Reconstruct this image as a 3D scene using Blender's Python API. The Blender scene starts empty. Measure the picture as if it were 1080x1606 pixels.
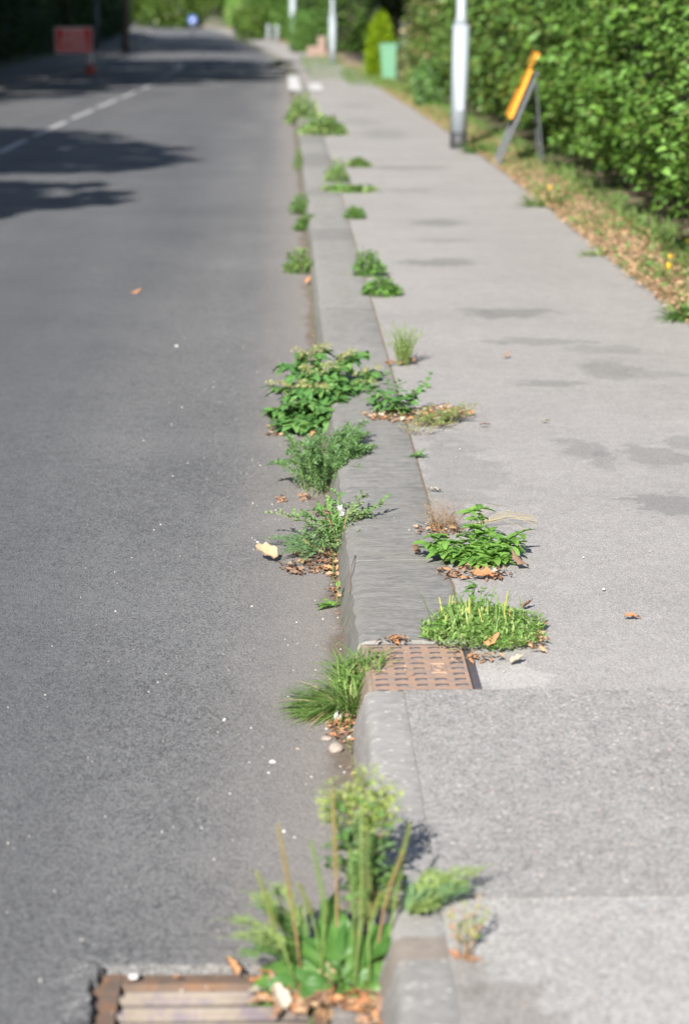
import bpy, math, random
import numpy as np
from mathutils import Vector, Matrix, Euler
scene = bpy.context.scene
COL = scene.collection
R = math.radians

# ------------------------------------------------------------------ camera, sky, sun, exposure
FPX, W0, H0 = 3790.0, 1080.0, 1606.0          # 85 mm lens on a 24x36 frame held upright
CAMZ = 1.90                                    # eye height above the road
PITCH = math.atan((H0 / 2 + 10) / FPX)
YAW = math.atan((W0 / 2 - 445) / FPX * math.cos(PITCH))
cam_d = bpy.data.cameras.new("camera")
cam = bpy.data.objects.new("camera", cam_d)
COL.objects.link(cam)
scene.camera = cam
cam.location = (0, 0, CAMZ)
cam.rotation_euler = (math.pi / 2 - PITCH, 0, -YAW)
cam_d.sensor_fit = 'VERTICAL'
cam_d.sensor_height = 36.0
cam_d.lens = FPX / H0 * 36.0
cam_d.clip_start = 0.05
cam_d.clip_end = 2500
cam_d.dof.use_dof = True
cam_d.dof.focus_distance = 7.75
cam_d.dof.aperture_fstop = 3.0

SUN_EL, SUN_AZ = R(29), R(193)                 # azimuth clockwise from +Y, towards the sun
world = bpy.data.worlds.new("World")
scene.world = world
world.use_nodes = True
wn = world.node_tree
wn.nodes.clear()
sky = wn.nodes.new("ShaderNodeTexSky")
sky.sky_type = 'NISHITA'
sky.sun_disc = False
sky.sun_elevation = SUN_EL
sky.sun_rotation = SUN_AZ
bgn = wn.nodes.new("ShaderNodeBackground")
bgn.inputs[1].default_value = 0.055
wo = wn.nodes.new("ShaderNodeOutputWorld")
wn.links.new(sky.outputs[0], bgn.inputs[0])
wn.links.new(bgn.outputs[0], wo.inputs[0])
sd = bpy.data.lights.new("sun", 'SUN')
sd.energy = 5.0
sd.angle = R(0.53)
sd.color = (1.0, 0.96, 0.90)
sun = bpy.data.objects.new("sun", sd)
COL.objects.link(sun)
SDIR = Vector((math.sin(SUN_AZ) * math.cos(SUN_EL), math.cos(SUN_AZ) * math.cos(SUN_EL), math.sin(SUN_EL)))
sun.rotation_euler = SDIR.to_track_quat('Z', 'Y').to_euler()
sun.location = SDIR * 60
scene.view_settings.view_transform = 'Standard'
scene.view_settings.look = 'None'
scene.view_settings.gamma = 1.0
scene.view_settings.use_curve_mapping = False
scene.view_settings.exposure = 1.33
scene.cycles.max_bounces = 8
scene.cycles.transparent_max_bounces = 8
scene.cycles.caustics_reflective = False
scene.cycles.caustics_refractive = False

# ------------------------------------------------------------------ the lie of the land
_ZP = [(-60, 0), (25, 0), (33, -.06), (40, -.14), (50, -.27), (64, -.48), (80, -.63), (100, -.79), (290, -2.3), (600, -4.2), (1200, -6)]
_CP = [(-60, 0), (60, 0), (72, -.05), (85, -.2), (103, -.6), (122, -1.25), (144, -2.1), (170, -3.1), (206, -4.6), (245, -6.3), (290, -8.8), (350, -13.5), (450, -25), (600, -48)]
def zg(y): return float(np.interp(y, [p[0] for p in _ZP], [p[1] for p in _ZP]))      # road height
def cv(y): return float(np.interp(y, [p[0] for p in _CP], [p[1] for p in _CP]))      # bend of the road
KT = .11                                        # kerb top above road
CAMM = cam.rotation_euler.to_matrix()
def ray(px, py):
    return (CAMM @ Vector(((px - W0 / 2) / FPX, -(py - H0 / 2) / FPX, -1.0)))
def gp(px, py, off=0.0):
    """point of the ground (plus off) seen at a spot of the photograph"""
    d = ray(px, py); d = d / d.y
    lo, hi = 1.0, 900.0
    for _ in range(60):
        m = (lo + hi) / 2
        if CAMZ + d.z * m > zg(m) + off: lo = m
        else: hi = m
    return Vector((d.x * lo, lo, zg(lo) + off))
def at_y(px, py, y):
    d = ray(px, py); d = d / d.y
    return Vector((d.x * y, y, CAMZ + d.z * y))
def gs(y):                                      # pixels per metre at distance y
    return FPX / (y * math.cos(PITCH) + CAMZ * math.sin(PITCH))

# ------------------------------------------------------------------ mesh helpers
def mesh_np(name, V, F, uv=None, rnd=None, smooth=True):
    V = np.asarray(V, dtype=np.float32); F = np.asarray(F, dtype=np.int32)
    me = bpy.data.meshes.new(name)
    k = F.shape[1]
    me.vertices.add(len(V)); me.vertices.foreach_set("co", V.ravel())
    me.loops.add(F.size); me.loops.foreach_set("vertex_index", F.ravel())
    me.polygons.add(len(F))
    me.polygons.foreach_set("loop_start", np.arange(0, F.size, k, dtype=np.int32))
    try: me.polygons.foreach_set("loop_total", np.full(len(F), k, dtype=np.int32))
    except Exception: pass
    me.polygons.foreach_set("use_smooth", np.full(len(F), bool(smooth)))
    if uv is not None:
        l = me.uv_layers.new(name="UVMap")
        l.data.foreach_set("uv", np.asarray(uv, dtype=np.float32)[F.ravel()].ravel())
    if rnd is not None:
        a = me.attributes.new("rnd", 'FLOAT', 'POINT')
        a.data.foreach_set("value", np.asarray(rnd, dtype=np.float32))
    me.update(); me.validate()
    return me

class G:
    """collects shapes, builds one mesh"""
    def __init__(s): s.v = []; s.f = []
    def add(s, vs, fs):
        b = len(s.v); s.v += [tuple(p) for p in vs]; s.f += [tuple(b + i for i in f) for f in fs]
    def box(s, x0, x1, y0, y1, z0, z1, M=None):
        vs = [Vector((x, y, z)) for z in (z0, z1) for y in (y0, y1) for x in (x0, x1)]
        if M: vs = [M @ p for p in vs]
        s.add(vs, [(0, 2, 3, 1), (4, 5, 7, 6), (0, 1, 5, 4), (2, 6, 7, 3), (0, 4, 6, 2), (1, 3, 7, 5)])
    def tube(s, pts, r, n=6, caps=True):
        pts = [Vector(p) for p in pts]
        if not hasattr(r, '__len__'): r = [r] * len(pts)
        vs = []
        for i, p in enumerate(pts):
            t = (pts[min(i + 1, len(pts) - 1)] - pts[max(i - 1, 0)])
            if t.length < 1e-9: t = Vector((0, 0, 1))
            t.normalize()
            a = t.cross(Vector((0, 1, 0.01)));
            if a.length < 1e-3: a = t.cross(Vector((1, 0, 0)))
            a.normalize(); b = t.cross(a)
            for k in range(n):
                an = 2 * math.pi * k / n
                vs.append(p + (a * math.cos(an) + b * math.sin(an)) * r[i])
        fs = []
        for i in range(len(pts) - 1):
            for k in range(n):
                k2 = (k + 1) % n
                fs.append((i * n + k, (i + 1) * n + k, (i + 1) * n + k2, i * n + k2))
        if caps:
            fs.append(tuple(range(n))); fs.append(tuple((len(pts) - 1) * n + k for k in range(n))[::-1])
        s.add(vs, fs)
    def mesh(s, name, smooth=False):
        me = bpy.data.meshes.new(name); me.from_pydata(s.v, [], s.f)
        if smooth: me.polygons.foreach_set("use_smooth", [True] * len(me.polygons))
        me.update(); return me

def link(name, me, mat=None, parent=None, M=None, kind=None, label=None):
    o = bpy.data.objects.new(name, me); COL.objects.link(o)
    if mat is not None and me is not None and not me.materials: me.materials.append(mat)
    if parent is not None: o.parent = parent
    if M is not None: o.matrix_local = M
    if kind: o["kind"] = kind
    if label: o["label"] = label
    return o
def thing(name, label, cat, loc=(0, 0, 0), rz=0, group=None, me=None, mat=None, kind=None):
    o = link(name, me, mat); o.location = loc; o.rotation_euler = (0, 0, rz)
    o["label"] = label; o["category"] = cat
    if group: o["group"] = group
    if kind: o["kind"] = kind
    return o

# ------------------------------------------------------------------ materials
class NT:
    def __init__(s, m): s.t = m.node_tree; s.t.nodes.clear()
    def n(s, typ, **kw):
        nd = s.t.nodes.new(typ)
        for k, v in kw.items():
            if k.startswith('i_'):
                key = k[2:]; key = int(key) if key.isdigit() else key.replace('_', ' ')
                nd.inputs[key].default_value = v
            else: setattr(nd, k, v)
        return nd
    def l(s, a, b): s.t.links.new(a, b)
    def math(s, op, a, b=None, clamp=False):
        nd = s.n("ShaderNodeMath", operation=op); nd.use_clamp = clamp
        for i, x in enumerate((a, b)):
            if x is None: continue
            if hasattr(x, 'links'): s.l(x, nd.inputs[i])
            else: nd.inputs[i].default_value = x
        return nd.outputs[0]
    def mix(s, fac, a, b, blend='MIX'):
        nd = s.n("ShaderNodeMix", data_type='RGBA', blend_type=blend)
        for i, x in ((0, fac), (6, a), (7, b)):
            if hasattr(x, 'links'): s.l(x, nd.inputs[i])
            else: nd.inputs[i].default_value = (x if i == 0 else (*x, 1) if len(x) == 3 else x)
        return nd.outputs[2]
    def ramp(s, fac, pts):
        nd = s.n("ShaderNodeValToRGB"); cr = nd.color_ramp
        while len(cr.elements) < len(pts): cr.elements.new(.5)
        for e, (p, c) in zip(cr.elements, pts):
            e.position = p; e.color = (*c, 1) if hasattr(c, '__len__') else (c, c, c, 1)
        s.l(fac, nd.inputs[0]); return nd.outputs[0]
    def mr(s, v, a, b, c=0., d=1., smooth=False):
        nd = s.n("ShaderNodeMapRange", interpolation_type='SMOOTHSTEP' if smooth else 'LINEAR')
        s.l(v, nd.inputs[0])
        for i, x in enumerate((a, b, c, d)): nd.inputs[i + 1].default_value = x
        return nd.outputs[0]
    def noise(s, vec, scale, detail=3, rough=.6):
        nd = s.n("ShaderNodeTexNoise", i_Scale=scale, i_Detail=detail, i_Roughness=rough)
        if vec is not None: s.l(vec, nd.inputs['Vector'])
        return nd.outputs[0]
    def vscale(s, vec, sc):
        nd = s.n("ShaderNodeVectorMath", operation='MULTIPLY'); s.l(vec, nd.inputs[0]); nd.inputs[1].default_value = sc
        return nd.outputs[0]
    def out(s, sh):
        o = s.n("ShaderNodeOutputMaterial"); s.l(sh, o.inputs[0]); return o

def new_mat(name):
    m = bpy.data.materials.new(name); m.use_nodes = True
    return m, NT(m)

def asphalt(name, dark, lite, fleck, fleck_amt, chip=150., rough=.85, bump=.5, stains=None, tint=None, gutter=False, tyre=False, grain=1.):
    m, t = new_mat(name)
    co = t.n("ShaderNodeTexCoord").outputs['Object']
    v1 = t.n("ShaderNodeTexVoronoi", i_Scale=chip); t.l(co, v1.inputs['Vector'])
    v2 = t.n("ShaderNodeTexVoronoi", i_Scale=chip * .47); t.l(co, v2.inputs['Vector'])
    sep1 = t.n("ShaderNodeSeparateColor"); t.l(v1.outputs['Color'], sep1.inputs[0])
    sep2 = t.n("ShaderNodeSeparateColor"); t.l(v2.outputs['Color'], sep2.inputs[0])
    big = t.noise(co, .9, 5, .6)
    mid = t.noise(co, 14, 4, .7)
    f = t.math('ADD', t.math('ADD', t.math('MULTIPLY', sep1.outputs[0], .95 * grain), .65 * (1 - grain)), t.math('MULTIPLY', sep2.outputs[1], .45 * grain))
    f = t.math('ADD', f, t.math('MULTIPLY', t.math('SUBTRACT', mid, .5), .7))
    f = t.math('ADD', f, t.math('MULTIPLY', t.math('SUBTRACT', big, .5), .7))
    col = t.ramp(f, [(0.12, dark), (1.0, tuple(c * 1.18 for c in lite))])
    # bitumen gaps between chippings
    gap = t.mr(v1.outputs['Distance'], .35, .75, 1.0, .62)
    mul = t.n("ShaderNodeCombineColor"); [t.l(gap, mul.inputs[i]) for i in range(3)]
    col = t.mix(1.0, col, mul.outputs[0], 'MULTIPLY')
    # pale flecks of stone, some pinkish
    fl = t.math('GREATER_THAN', sep2.outputs[0], 1 - fleck_amt)
    fl = t.math('MULTIPLY', fl, t.mr(v2.outputs['Distance'], .42, .3, 0., 1.))
    fcol = t.mix(sep2.outputs[2], fleck, (fleck[0] * .8, fleck[1] * .62, fleck[2] * .55))
    col = t.mix(t.math('MULTIPLY', fl, .6), col, fcol)
    xyz = t.n("ShaderNodeSeparateXYZ"); t.l(co, xyz.inputs[0])
    if tyre:
        w = t.noise(t.vscale(co, (1.4, .12, 1)), 1.0, 3, .5)
        col = t.mix(t.mr(w, .35, .7, 0., .45), col, (dark[0] * 1.1, dark[1] * 1.12, dark[2] * 1.2))
        # darker away from the kerb, out across the lane
        d = t.mr(xyz.outputs[0], -.25, -1.25, 0., .42, True)
        col = t.mix(d, col, (dark[0] * .9, dark[1] * .95, dark[2] * 1.08))
    if gutter:
        e = t.math('ADD', xyz.outputs[0], t.math('MULTIPLY', t.math('SUBTRACT', t.noise(t.vscale(co, (3, 1.2, 1)), 2.0, 5, .7), .5), .25))
        d = t.mr(e, -.30, .12, 0., .62, True)
        col = t.mix(d, col, t.mix(sep1.outputs[2], (.33, .29, .26), (.2, .185, .17)))
        d2 = t.mr(e, .10, .17, 0., .75, True)
        col = t.mix(d2, col, (.12, .085, .055))
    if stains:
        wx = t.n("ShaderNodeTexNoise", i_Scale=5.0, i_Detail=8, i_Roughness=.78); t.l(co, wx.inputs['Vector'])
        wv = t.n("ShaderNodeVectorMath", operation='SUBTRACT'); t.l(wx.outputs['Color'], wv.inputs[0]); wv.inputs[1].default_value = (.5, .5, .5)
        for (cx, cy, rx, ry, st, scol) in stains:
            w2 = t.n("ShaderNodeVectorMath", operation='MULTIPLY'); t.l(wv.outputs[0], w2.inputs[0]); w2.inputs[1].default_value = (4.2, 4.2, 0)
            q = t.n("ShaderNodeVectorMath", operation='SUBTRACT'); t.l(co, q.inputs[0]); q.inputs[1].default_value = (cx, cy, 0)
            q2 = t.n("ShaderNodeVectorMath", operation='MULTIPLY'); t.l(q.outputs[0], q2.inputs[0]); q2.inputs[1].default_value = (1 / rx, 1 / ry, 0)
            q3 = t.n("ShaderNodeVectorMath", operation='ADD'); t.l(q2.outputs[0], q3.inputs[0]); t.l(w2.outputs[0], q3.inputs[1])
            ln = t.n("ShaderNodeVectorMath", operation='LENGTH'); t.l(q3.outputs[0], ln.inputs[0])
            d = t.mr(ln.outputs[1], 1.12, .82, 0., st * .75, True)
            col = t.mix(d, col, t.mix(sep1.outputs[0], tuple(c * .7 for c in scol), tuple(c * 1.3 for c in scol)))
    bs = t.n("ShaderNodeBsdfPrincipled", i_Roughness=rough)
    bs.inputs['Specular IOR Level'].default_value = .35
    t.l(col, bs.inputs['Base Color'])
    h = t.math('ADD', t.math('MULTIPLY', v1.outputs['Distance'], -1.), t.math('MULTIPLY', sep1.outputs[1], .6))
    h = t.math('ADD', h, t.math('MULTIPLY', mid, 1.2))
    bp = t.n("ShaderNodeBump", i_Strength=bump, i_Distance=.0035); t.l(h, bp.inputs['Height']); t.l(bp.outputs[0], bs.inputs['Normal'])
    t.out(bs.outputs[0])
    return m

def stone_mat(name, c1, c2, scale=60., stretch=(1, 3, 1), bump=.5, dirt=(.15, .13, .09), moss=None, flecks=.0):
    m, t = new_mat(name)
    tc = t.n("ShaderNodeTexCoord"); co = tc.outputs['Object']
    a = t.noise(t.vscale(co, stretch), scale, 5, .7)
    b = t.noise(t.vscale(co, (stretch[0], stretch[1], 1)), scale * .25, 4, .6)
    big = t.noise(co, 2.2, 4, .6)
    f = t.math('ADD', t.math('MULTIPLY', a, .6), t.math('MULTIPLY', b, .5))
    col = t.ramp(f, [(.36, c1), (.70, c2)])
    oi = t.n("ShaderNodeObjectInfo")
    k = t.mr(oi.outputs['Random'], 0, 1, .85, 1.12)
    cc = t.n("ShaderNodeCombineColor"); [t.l(k, cc.inputs[i]) for i in range(3)]
    col = t.mix(1., col, cc.outputs[0], 'MULTIPLY')
    col = t.mix(t.mr(big, .5, .75, 0., .45, True), col, dirt)
    xyz = t.n("ShaderNodeSeparateXYZ"); t.l(co, xyz.inputs[0])
    # soil splashed on the foot of the face
    low = t.mr(xyz.outputs[2], .05, .0, 0., .5, True)
    col = t.mix(low, col, dirt)
    if moss:
        mm = t.mr(t.noise(co, 30, 4, .7), .5, .62, 0., .8, True)
        mm = t.math('MULTIPLY', mm, t.mr(xyz.outputs[2], .10, .03, 0., 1.))
        col = t.mix(mm, col, moss)
    vo = t.n("ShaderNodeTexVoronoi", i_Scale=95.); t.l(co, vo.inputs['Vector'])
    if flecks:
        sc = t.n("ShaderNodeSeparateColor"); t.l(vo.outputs['Color'], sc.inputs[0])
        col = t.mix(t.math('MULTIPLY', t.math('GREATER_THAN', sc.outputs[0], 1 - flecks), .6), col, (.5, .48, .45))
    bs = t.n("ShaderNodeBsdfPrincipled", i_Roughness=.85); bs.inputs['Specular IOR Level'].default_value = .3
    t.l(col, bs.inputs['Base Color'])
    bp = t.n("ShaderNodeBump", i_Strength=bump, i_Distance=.006); t.l(f, bp.inputs['Height']); t.l(bp.outputs[0], bs.inputs['Normal'])
    t.out(bs.outputs[0]); return m

def leaf_mat(name, c1, c2, vein=.35, trans=.35, rough=.5, blotch=None):
    m, t = new_mat(name)
    uv = t.n("ShaderNodeUVMap").outputs[0]
    at = t.n("ShaderNodeAttribute", attribute_name="rnd").outputs['Fac']
    oi = t.n("ShaderNodeObjectInfo").outputs['Random']
    r = t.math('FRACT', t.math('ADD', at, oi))
    co = t.n("ShaderNodeTexCoord").outputs['Object']
    col = t.mix(r, c1, c2)
    n = t.noise(co, 60, 3, .6)
    col = t.mix(t.mr(n, .35, .75, 0., .45), col, tuple(x * .62 for x in c1))
    s = t.n("ShaderNodeSeparateXYZ"); t.l(uv, s.inputs[0])
    au = t.math('ABSOLUTE', t.math('SUBTRACT', s.outputs[0], .5))
    mid = t.mr(au, .05, .015, 0., 1.)
    sv = t.math('ABSOLUTE', t.math('SINE', t.math('MULTIPLY', t.math('SUBTRACT', s.outputs[1], t.math('MULTIPLY', au, .55)), 24.)))
    side = t.math('MULTIPLY', t.mr(sv, .22, .05, 0., 1.), .55)
    ve = t.math('MULTIPLY', t.math('MAXIMUM', mid, side), vein)
    col = t.mix(ve, col, (min(1, c2[0] * 2.2 + .04), min(1, c2[1] * 1.7 + .05), c2[2] * 1.8 + .02))
    if blotch:
        b = t.mr(t.noise(co, 35, 4, .7), .55, .68, 0., .85, True)
        col = t.mix(b, col, blotch)
    bs = t.n("ShaderNodeBsdfPrincipled", i_Roughness=rough); bs.inputs['Specular IOR Level'].default_value = .35
    t.l(col, bs.inputs['Base Color'])
    tr = t.n("ShaderNodeBsdfTranslucent")
    t.l(t.mix(.35, col, (c2[0] * 1.6, c2[1] * 1.5, c2[2] * .5)), tr.inputs[0])
    bp = t.n("ShaderNodeBump", i_Strength=.35, i_Distance=.002); t.l(t.math('MULTIPLY', sv, -1.), bp.inputs['Height']); t.l(bp.outputs[0], bs.inputs['Normal'])
    mx = t.n("ShaderNodeMixShader", i_0=trans); t.l(bs.outputs[0], mx.inputs[1]); t.l(tr.outputs[0], mx.inputs[2])
    t.out(mx.outputs[0]); return m

def plain(name, col, rough=.6, metal=0., var=.15, scale=12., bump=.15, second=None, amt=.5):
    m, t = new_mat(name)
    co = t.n("ShaderNodeTexCoord").outputs['Object']
    n = t.noise(co, scale, 4, .65)
    c = t.mix(n, tuple(x * (1 - var) for x in col), tuple(min(1, x * (1 + var)) for x in col))
    if second: c = t.mix(t.mr(t.noise(co, scale * .6, 5, .7), .45, .62, 0., amt, True), c, second)
    bs = t.n("ShaderNodeBsdfPrincipled", i_Roughness=rough, i_Metallic=metal)
    t.l(c, bs.inputs['Base Color'])
    bp = t.n("ShaderNodeBump", i_Strength=bump, i_Distance=.004); t.l(n, bp.inputs['Height']); t.l(bp.outputs[0], bs.inputs['Normal'])
    t.out(bs.outputs[0]); return m
# ------------------------------------------------------------------ setting: road, path, kerbs, verges
XB, XT, XN, XW, XE = .168, .205, .305, .515, 2.25     # kerb foot, kerb arris, back of narrow kerb, back of wide kerb, path edge
XC, XL = -3.5, -6.6                                    # centre line, far kerb of the road
Y_CUT = gp(700, 1083, KT).y                            # where the newer path patch starts
Y_LIP = gp(640, 1004, KT).y                            # near end of the wide granite kerb
Y_CUT2 = gp(900, 1411, KT).y
def st(px, py, rx, ry, s, col):
    p = gp(px, py, KT); a = gp(px, py - ry, KT); b = gp(px, py + ry, KT)
    return (p.x, p.y, rx / gs(p.y), max(.03, (a.y - b.y) / 2), s, col)
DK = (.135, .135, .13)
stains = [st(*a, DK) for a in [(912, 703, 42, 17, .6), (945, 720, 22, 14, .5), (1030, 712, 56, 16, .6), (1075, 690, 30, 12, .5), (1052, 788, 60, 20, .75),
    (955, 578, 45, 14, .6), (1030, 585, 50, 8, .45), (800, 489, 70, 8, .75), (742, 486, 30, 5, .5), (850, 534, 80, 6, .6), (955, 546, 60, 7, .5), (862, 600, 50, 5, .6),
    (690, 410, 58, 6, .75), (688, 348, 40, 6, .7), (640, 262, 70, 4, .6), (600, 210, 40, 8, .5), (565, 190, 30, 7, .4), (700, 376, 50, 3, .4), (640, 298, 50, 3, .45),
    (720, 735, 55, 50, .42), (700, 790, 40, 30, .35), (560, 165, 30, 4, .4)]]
stains += [st(805, 1062, 62, 26, .6, (.44, .42, .39)), st(640, 760, 20, 8, .2, (.4, .38, .34))]
patch_stain = [st(790, 1590, 100, 60, .6, (.13, .11, .095)), st(735, 1530, 30, 40, .5, (.12, .10, .085))]
M_road = asphalt("asphalt_road", (.060, .060, .062), (.215, .214, .212), (.36, .355, .34), .05, chip=225, rough=.78, bump=.75, gutter=True, tyre=True)
M_path = asphalt("asphalt_path", (.215, .203, .196), (.34, .323, .312), (.55, .52, .49), .05, chip=260, rough=.9, bump=.3, grain=.55, stains=stains)
M_strip = asphalt("asphalt_path_patch", (.17, .162, .155), (.325, .311, .30), (.62, .58, .54), .08, chip=150, rough=.88, bump=.35, grain=.5)
M_patch = asphalt("asphalt_path_end", (.25, .24, .23), (.375, .362, .348), (.6, .55, .5), .02, chip=150, rough=.9, bump=.3, grain=.45, stains=patch_stain)
M_soil = plain("soil", (.12, .085, .055), .95, var=.4, scale=25, bump=.8, second=(.2, .14, .09), amt=.7)
M_ground = plain("rough_grass_ground", (.07, .085, .03), .95, var=.4, scale=3, bump=.5, second=(.16, .13, .07), amt=.6)
M_verge = plain("dry_verge", (.30, .215, .14), .95, var=.35, scale=18, bump=.9, second=(.10, .115, .045), amt=.8)
M_granite = stone_mat("worn_granite", (.135, .131, .124), (.28, .272, .258), 38, (1, 2.6, 1), .9, (.2, .185, .15), moss=(.10, .13, .05))
M_conc = stone_mat("concrete_kerb", (.18, .173, .167), (.30, .288, .277), 45, (1, 2.2, 1), .5, (.2, .18, .16), flecks=.04)
M_farpave = asphalt("asphalt_far_pavement", (.09, .088, .085), (.16, .155, .15), (.4, .38, .36), .03, chip=90, bump=.4)

def ysteps(y0, y1, fine=.25, grow=1.04):
    ys = [y0]; s = fine
    while ys[-1] + s < y1: ys.append(ys[-1] + s); s *= grow
    ys.append(y1); return ys
def strip(name, xs, ys, off, mat, kind="structure", crown=None, label=None, skirt=.12):
    V, F = [], []
    nx = len(xs)
    for y in ys:
        for x in xs:
            V.append((x + cv(y), y, zg(y) + off + (crown(x, y) if crown else 0)))
    for j in range(len(ys) - 1):
        for i in range(nx - 1):
            a = j * nx + i; F.append((a, a + 1, a + nx + 1, a + nx))
    if skirt:
        def sk(idx, flip):
            b = len(V)
            for i in idx: V.append((V[i][0], V[i][1], V[i][2] - skirt))
            for k in range(len(idx) - 1):
                q = (idx[k], idx[k + 1], b + k + 1, b + k)
                F.append(q[::-1] if flip else q)
        sk([i for i in range(nx)], True); sk([j * nx for j in range(len(ys))], False)
        sk([j * nx + nx - 1 for j in range(len(ys))], True)
    me = mesh_np(name, V, F, smooth=False)
    return link(name, me, mat, kind=kind, label=label)

# the road, with an opening for the gully grate and a broken edge round it
GX0, GX1 = gp(146, 1520, 0).x, .085
GY1 = gp(300, 1517, 0).y; GY0 = GY1 - .47
rng = random.Random(5)
xs = [XL, -5.6, -4.6, XC, -2.6, -1.8, -1.1, -.75] + list(np.arange(-.62, .10, .02)) + [XB + .03]
xs = sorted(set(round(x, 4) for x in xs))
ys = [1.0, 2.5, 3.4] + list(np.arange(3.9, 5.3, .02)) + ysteps(5.4, 400, .3)
ys = [float(y) for y in ys]
def crown(x, y): return .02 * math.sin(math.pi * max(0, min(1, (x - XL) / (XB - XL)))) if x < -.9 else 0
nx = len(xs); V, F = [], []
def inhole(x, y): return GX0 < x < GX1 and GY0 < y < GY1
hole = set()
for j in range(len(ys) - 1):
    for i in range(nx - 1):
        if inhole((xs[i] + xs[i + 1]) / 2, (ys[j] + ys[j + 1]) / 2): hole.add((i, j))
edge = set()
for (i, j) in hole:
    for di, dj in ((-1, 0), (1, 0), (0, -1), (0, 1)):
        if (i + di, j + dj) not in hole:
            if di == -1: edge |= {(i, j), (i, j + 1)}
            if di == 1: edge |= {(i + 1, j), (i + 1, j + 1)}
            if dj == -1: edge |= {(i, j), (i + 1, j)}
            if dj == 1: edge |= {(i, j + 1), (i + 1, j + 1)}
for j, y in enumerate(ys):
    for i, x in enumerate(xs):
        dx = dy = dz = 0.
        d = max(max(GX0 - x, x - GX1, 0), max(GY0 - y, y - GY1, 0))
        if x < GX1 and d < .10 and 3.8 < y < 5.3:
            k = (1 - d / .10)
            dz = (.006 + .010 * rng.random()) * k if x <= GX0 + .01 else .003 * rng.random()
            if x <= GX0 + .02: dx = (rng.random() - .75) * .016 * k + .01 * math.sin(y * 31) * k
            if (i, j) in edge and y > GY1 - .03: dy = (rng.random() - .3) * .008
        V.append((x + dx + cv(y), y + dy, zg(y) + crown(x, y) + dz))
for j in range(len(ys) - 1):
    for i in range(nx - 1):
        if (i, j) not in hole:
            a = j * nx + i; F.append((a, a + 1, a + nx + 1, a + nx))
for (i, j) in hole:                                      # broken walls of the opening
    def wall(p, q):
        b = len(V)
        for r_ in (p, q):
            x, y, z = V[r_[1] * nx + r_[0]]; V.append((x + .004 * rng.random(), y, z - .09))
        F.append((p[1] * nx + p[0], q[1] * nx + q[0], b + 1, b))
    if (i - 1, j) not in hole: wall((i, j), (i, j + 1))
    if (i + 1, j) not in hole: wall((i + 1, j + 1), (i + 1, j))
    if (i, j - 1) not in hole: wall((i + 1, j), (i, j))
    if (i, j + 1) not in hole: wall((i, j + 1), (i + 1, j + 1))
link("road", mesh_np("road", V, F, smooth=False), M_road, kind="structure")

# path surfaces
strip("path_bed", [XN, XW - .02], ysteps(Y_LIP, 400, .4), KT - .04, M_soil, skirt=.2)
strip("path", [XW] + list(np.linspace(.6, XE, 12)), [Y_CUT + .002] + ysteps(Y_CUT + .2, 400, .3), KT - .006, M_path)
strip("path_patch", [XN] + list(np.linspace(.4, XE, 12)), list(np.linspace(Y_CUT2 + .002, Y_CUT, 12)), KT + .003, M_strip)
strip("path_patch", [XN] + list(np.linspace(.4, XE, 12)), list(np.linspace(1.2, Y_CUT2, 12)), KT + .002, M_patch)
# verge, ground, far pavement
def vb(x, y): return .025 * math.sin(x * 5 + y * 2.3) * math.sin(y * 1.7 + x) + .03 * min(1, (x - XE) * 2)
strip("verge", list(np.linspace(XE, 4.2, 9)), [1.2] + ysteps(1.6, 420, .4), KT - .012, M_verge, crown=vb)
strip("ground", [-320, -120, -40, -20, -9.2], [-60, -20, 1] + ysteps(2, 900, 2, 1.1), .05, M_ground, skirt=0)
strip("ground", [4.2, 9, 20, 60, 200, 400], [-60, -20, 1] + ysteps(2, 900, 2, 1.1), .09, M_ground, skirt=0)
strip("ground", [-9.2, 4.2], [399.5] + ysteps(402, 900, 6, 1.1), .04, M_ground, skirt=0)
strip("ground", [-9.2, 4.2], [-60, -20, 1.15], -.02, M_ground, skirt=0)
strip("pavement", [-9.2, -8, XL - .13], [1.2] + ysteps(2, 400, 1), KT, M_farpave)

strip("hedge_bed", [2.82, 3.3, 4.2], [1.2] + ysteps(1.6, 64, .4), KT + .035, M_soil, skirt=.1)  # dark soil colour stands in for the shade under the hedge
# drain bed under the grate
g = G(); g.box(GX0 - .05, GX1 + .08, GY0 - .05, GY1 + .05, -.30, -.26)
g.box(GX0 - .05, GX0 - .02, GY0 - .05, GY1 + .05, -.26, -.05); g.box(GX0 - .02, GX1 + .05, GY1 + .02, GY1 + .05, -.26, -.05)
link("gully_pit", g.mesh("gully_pit"), plain("wet_silt", (.03, .028, .025), .7), kind="structure")

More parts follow.
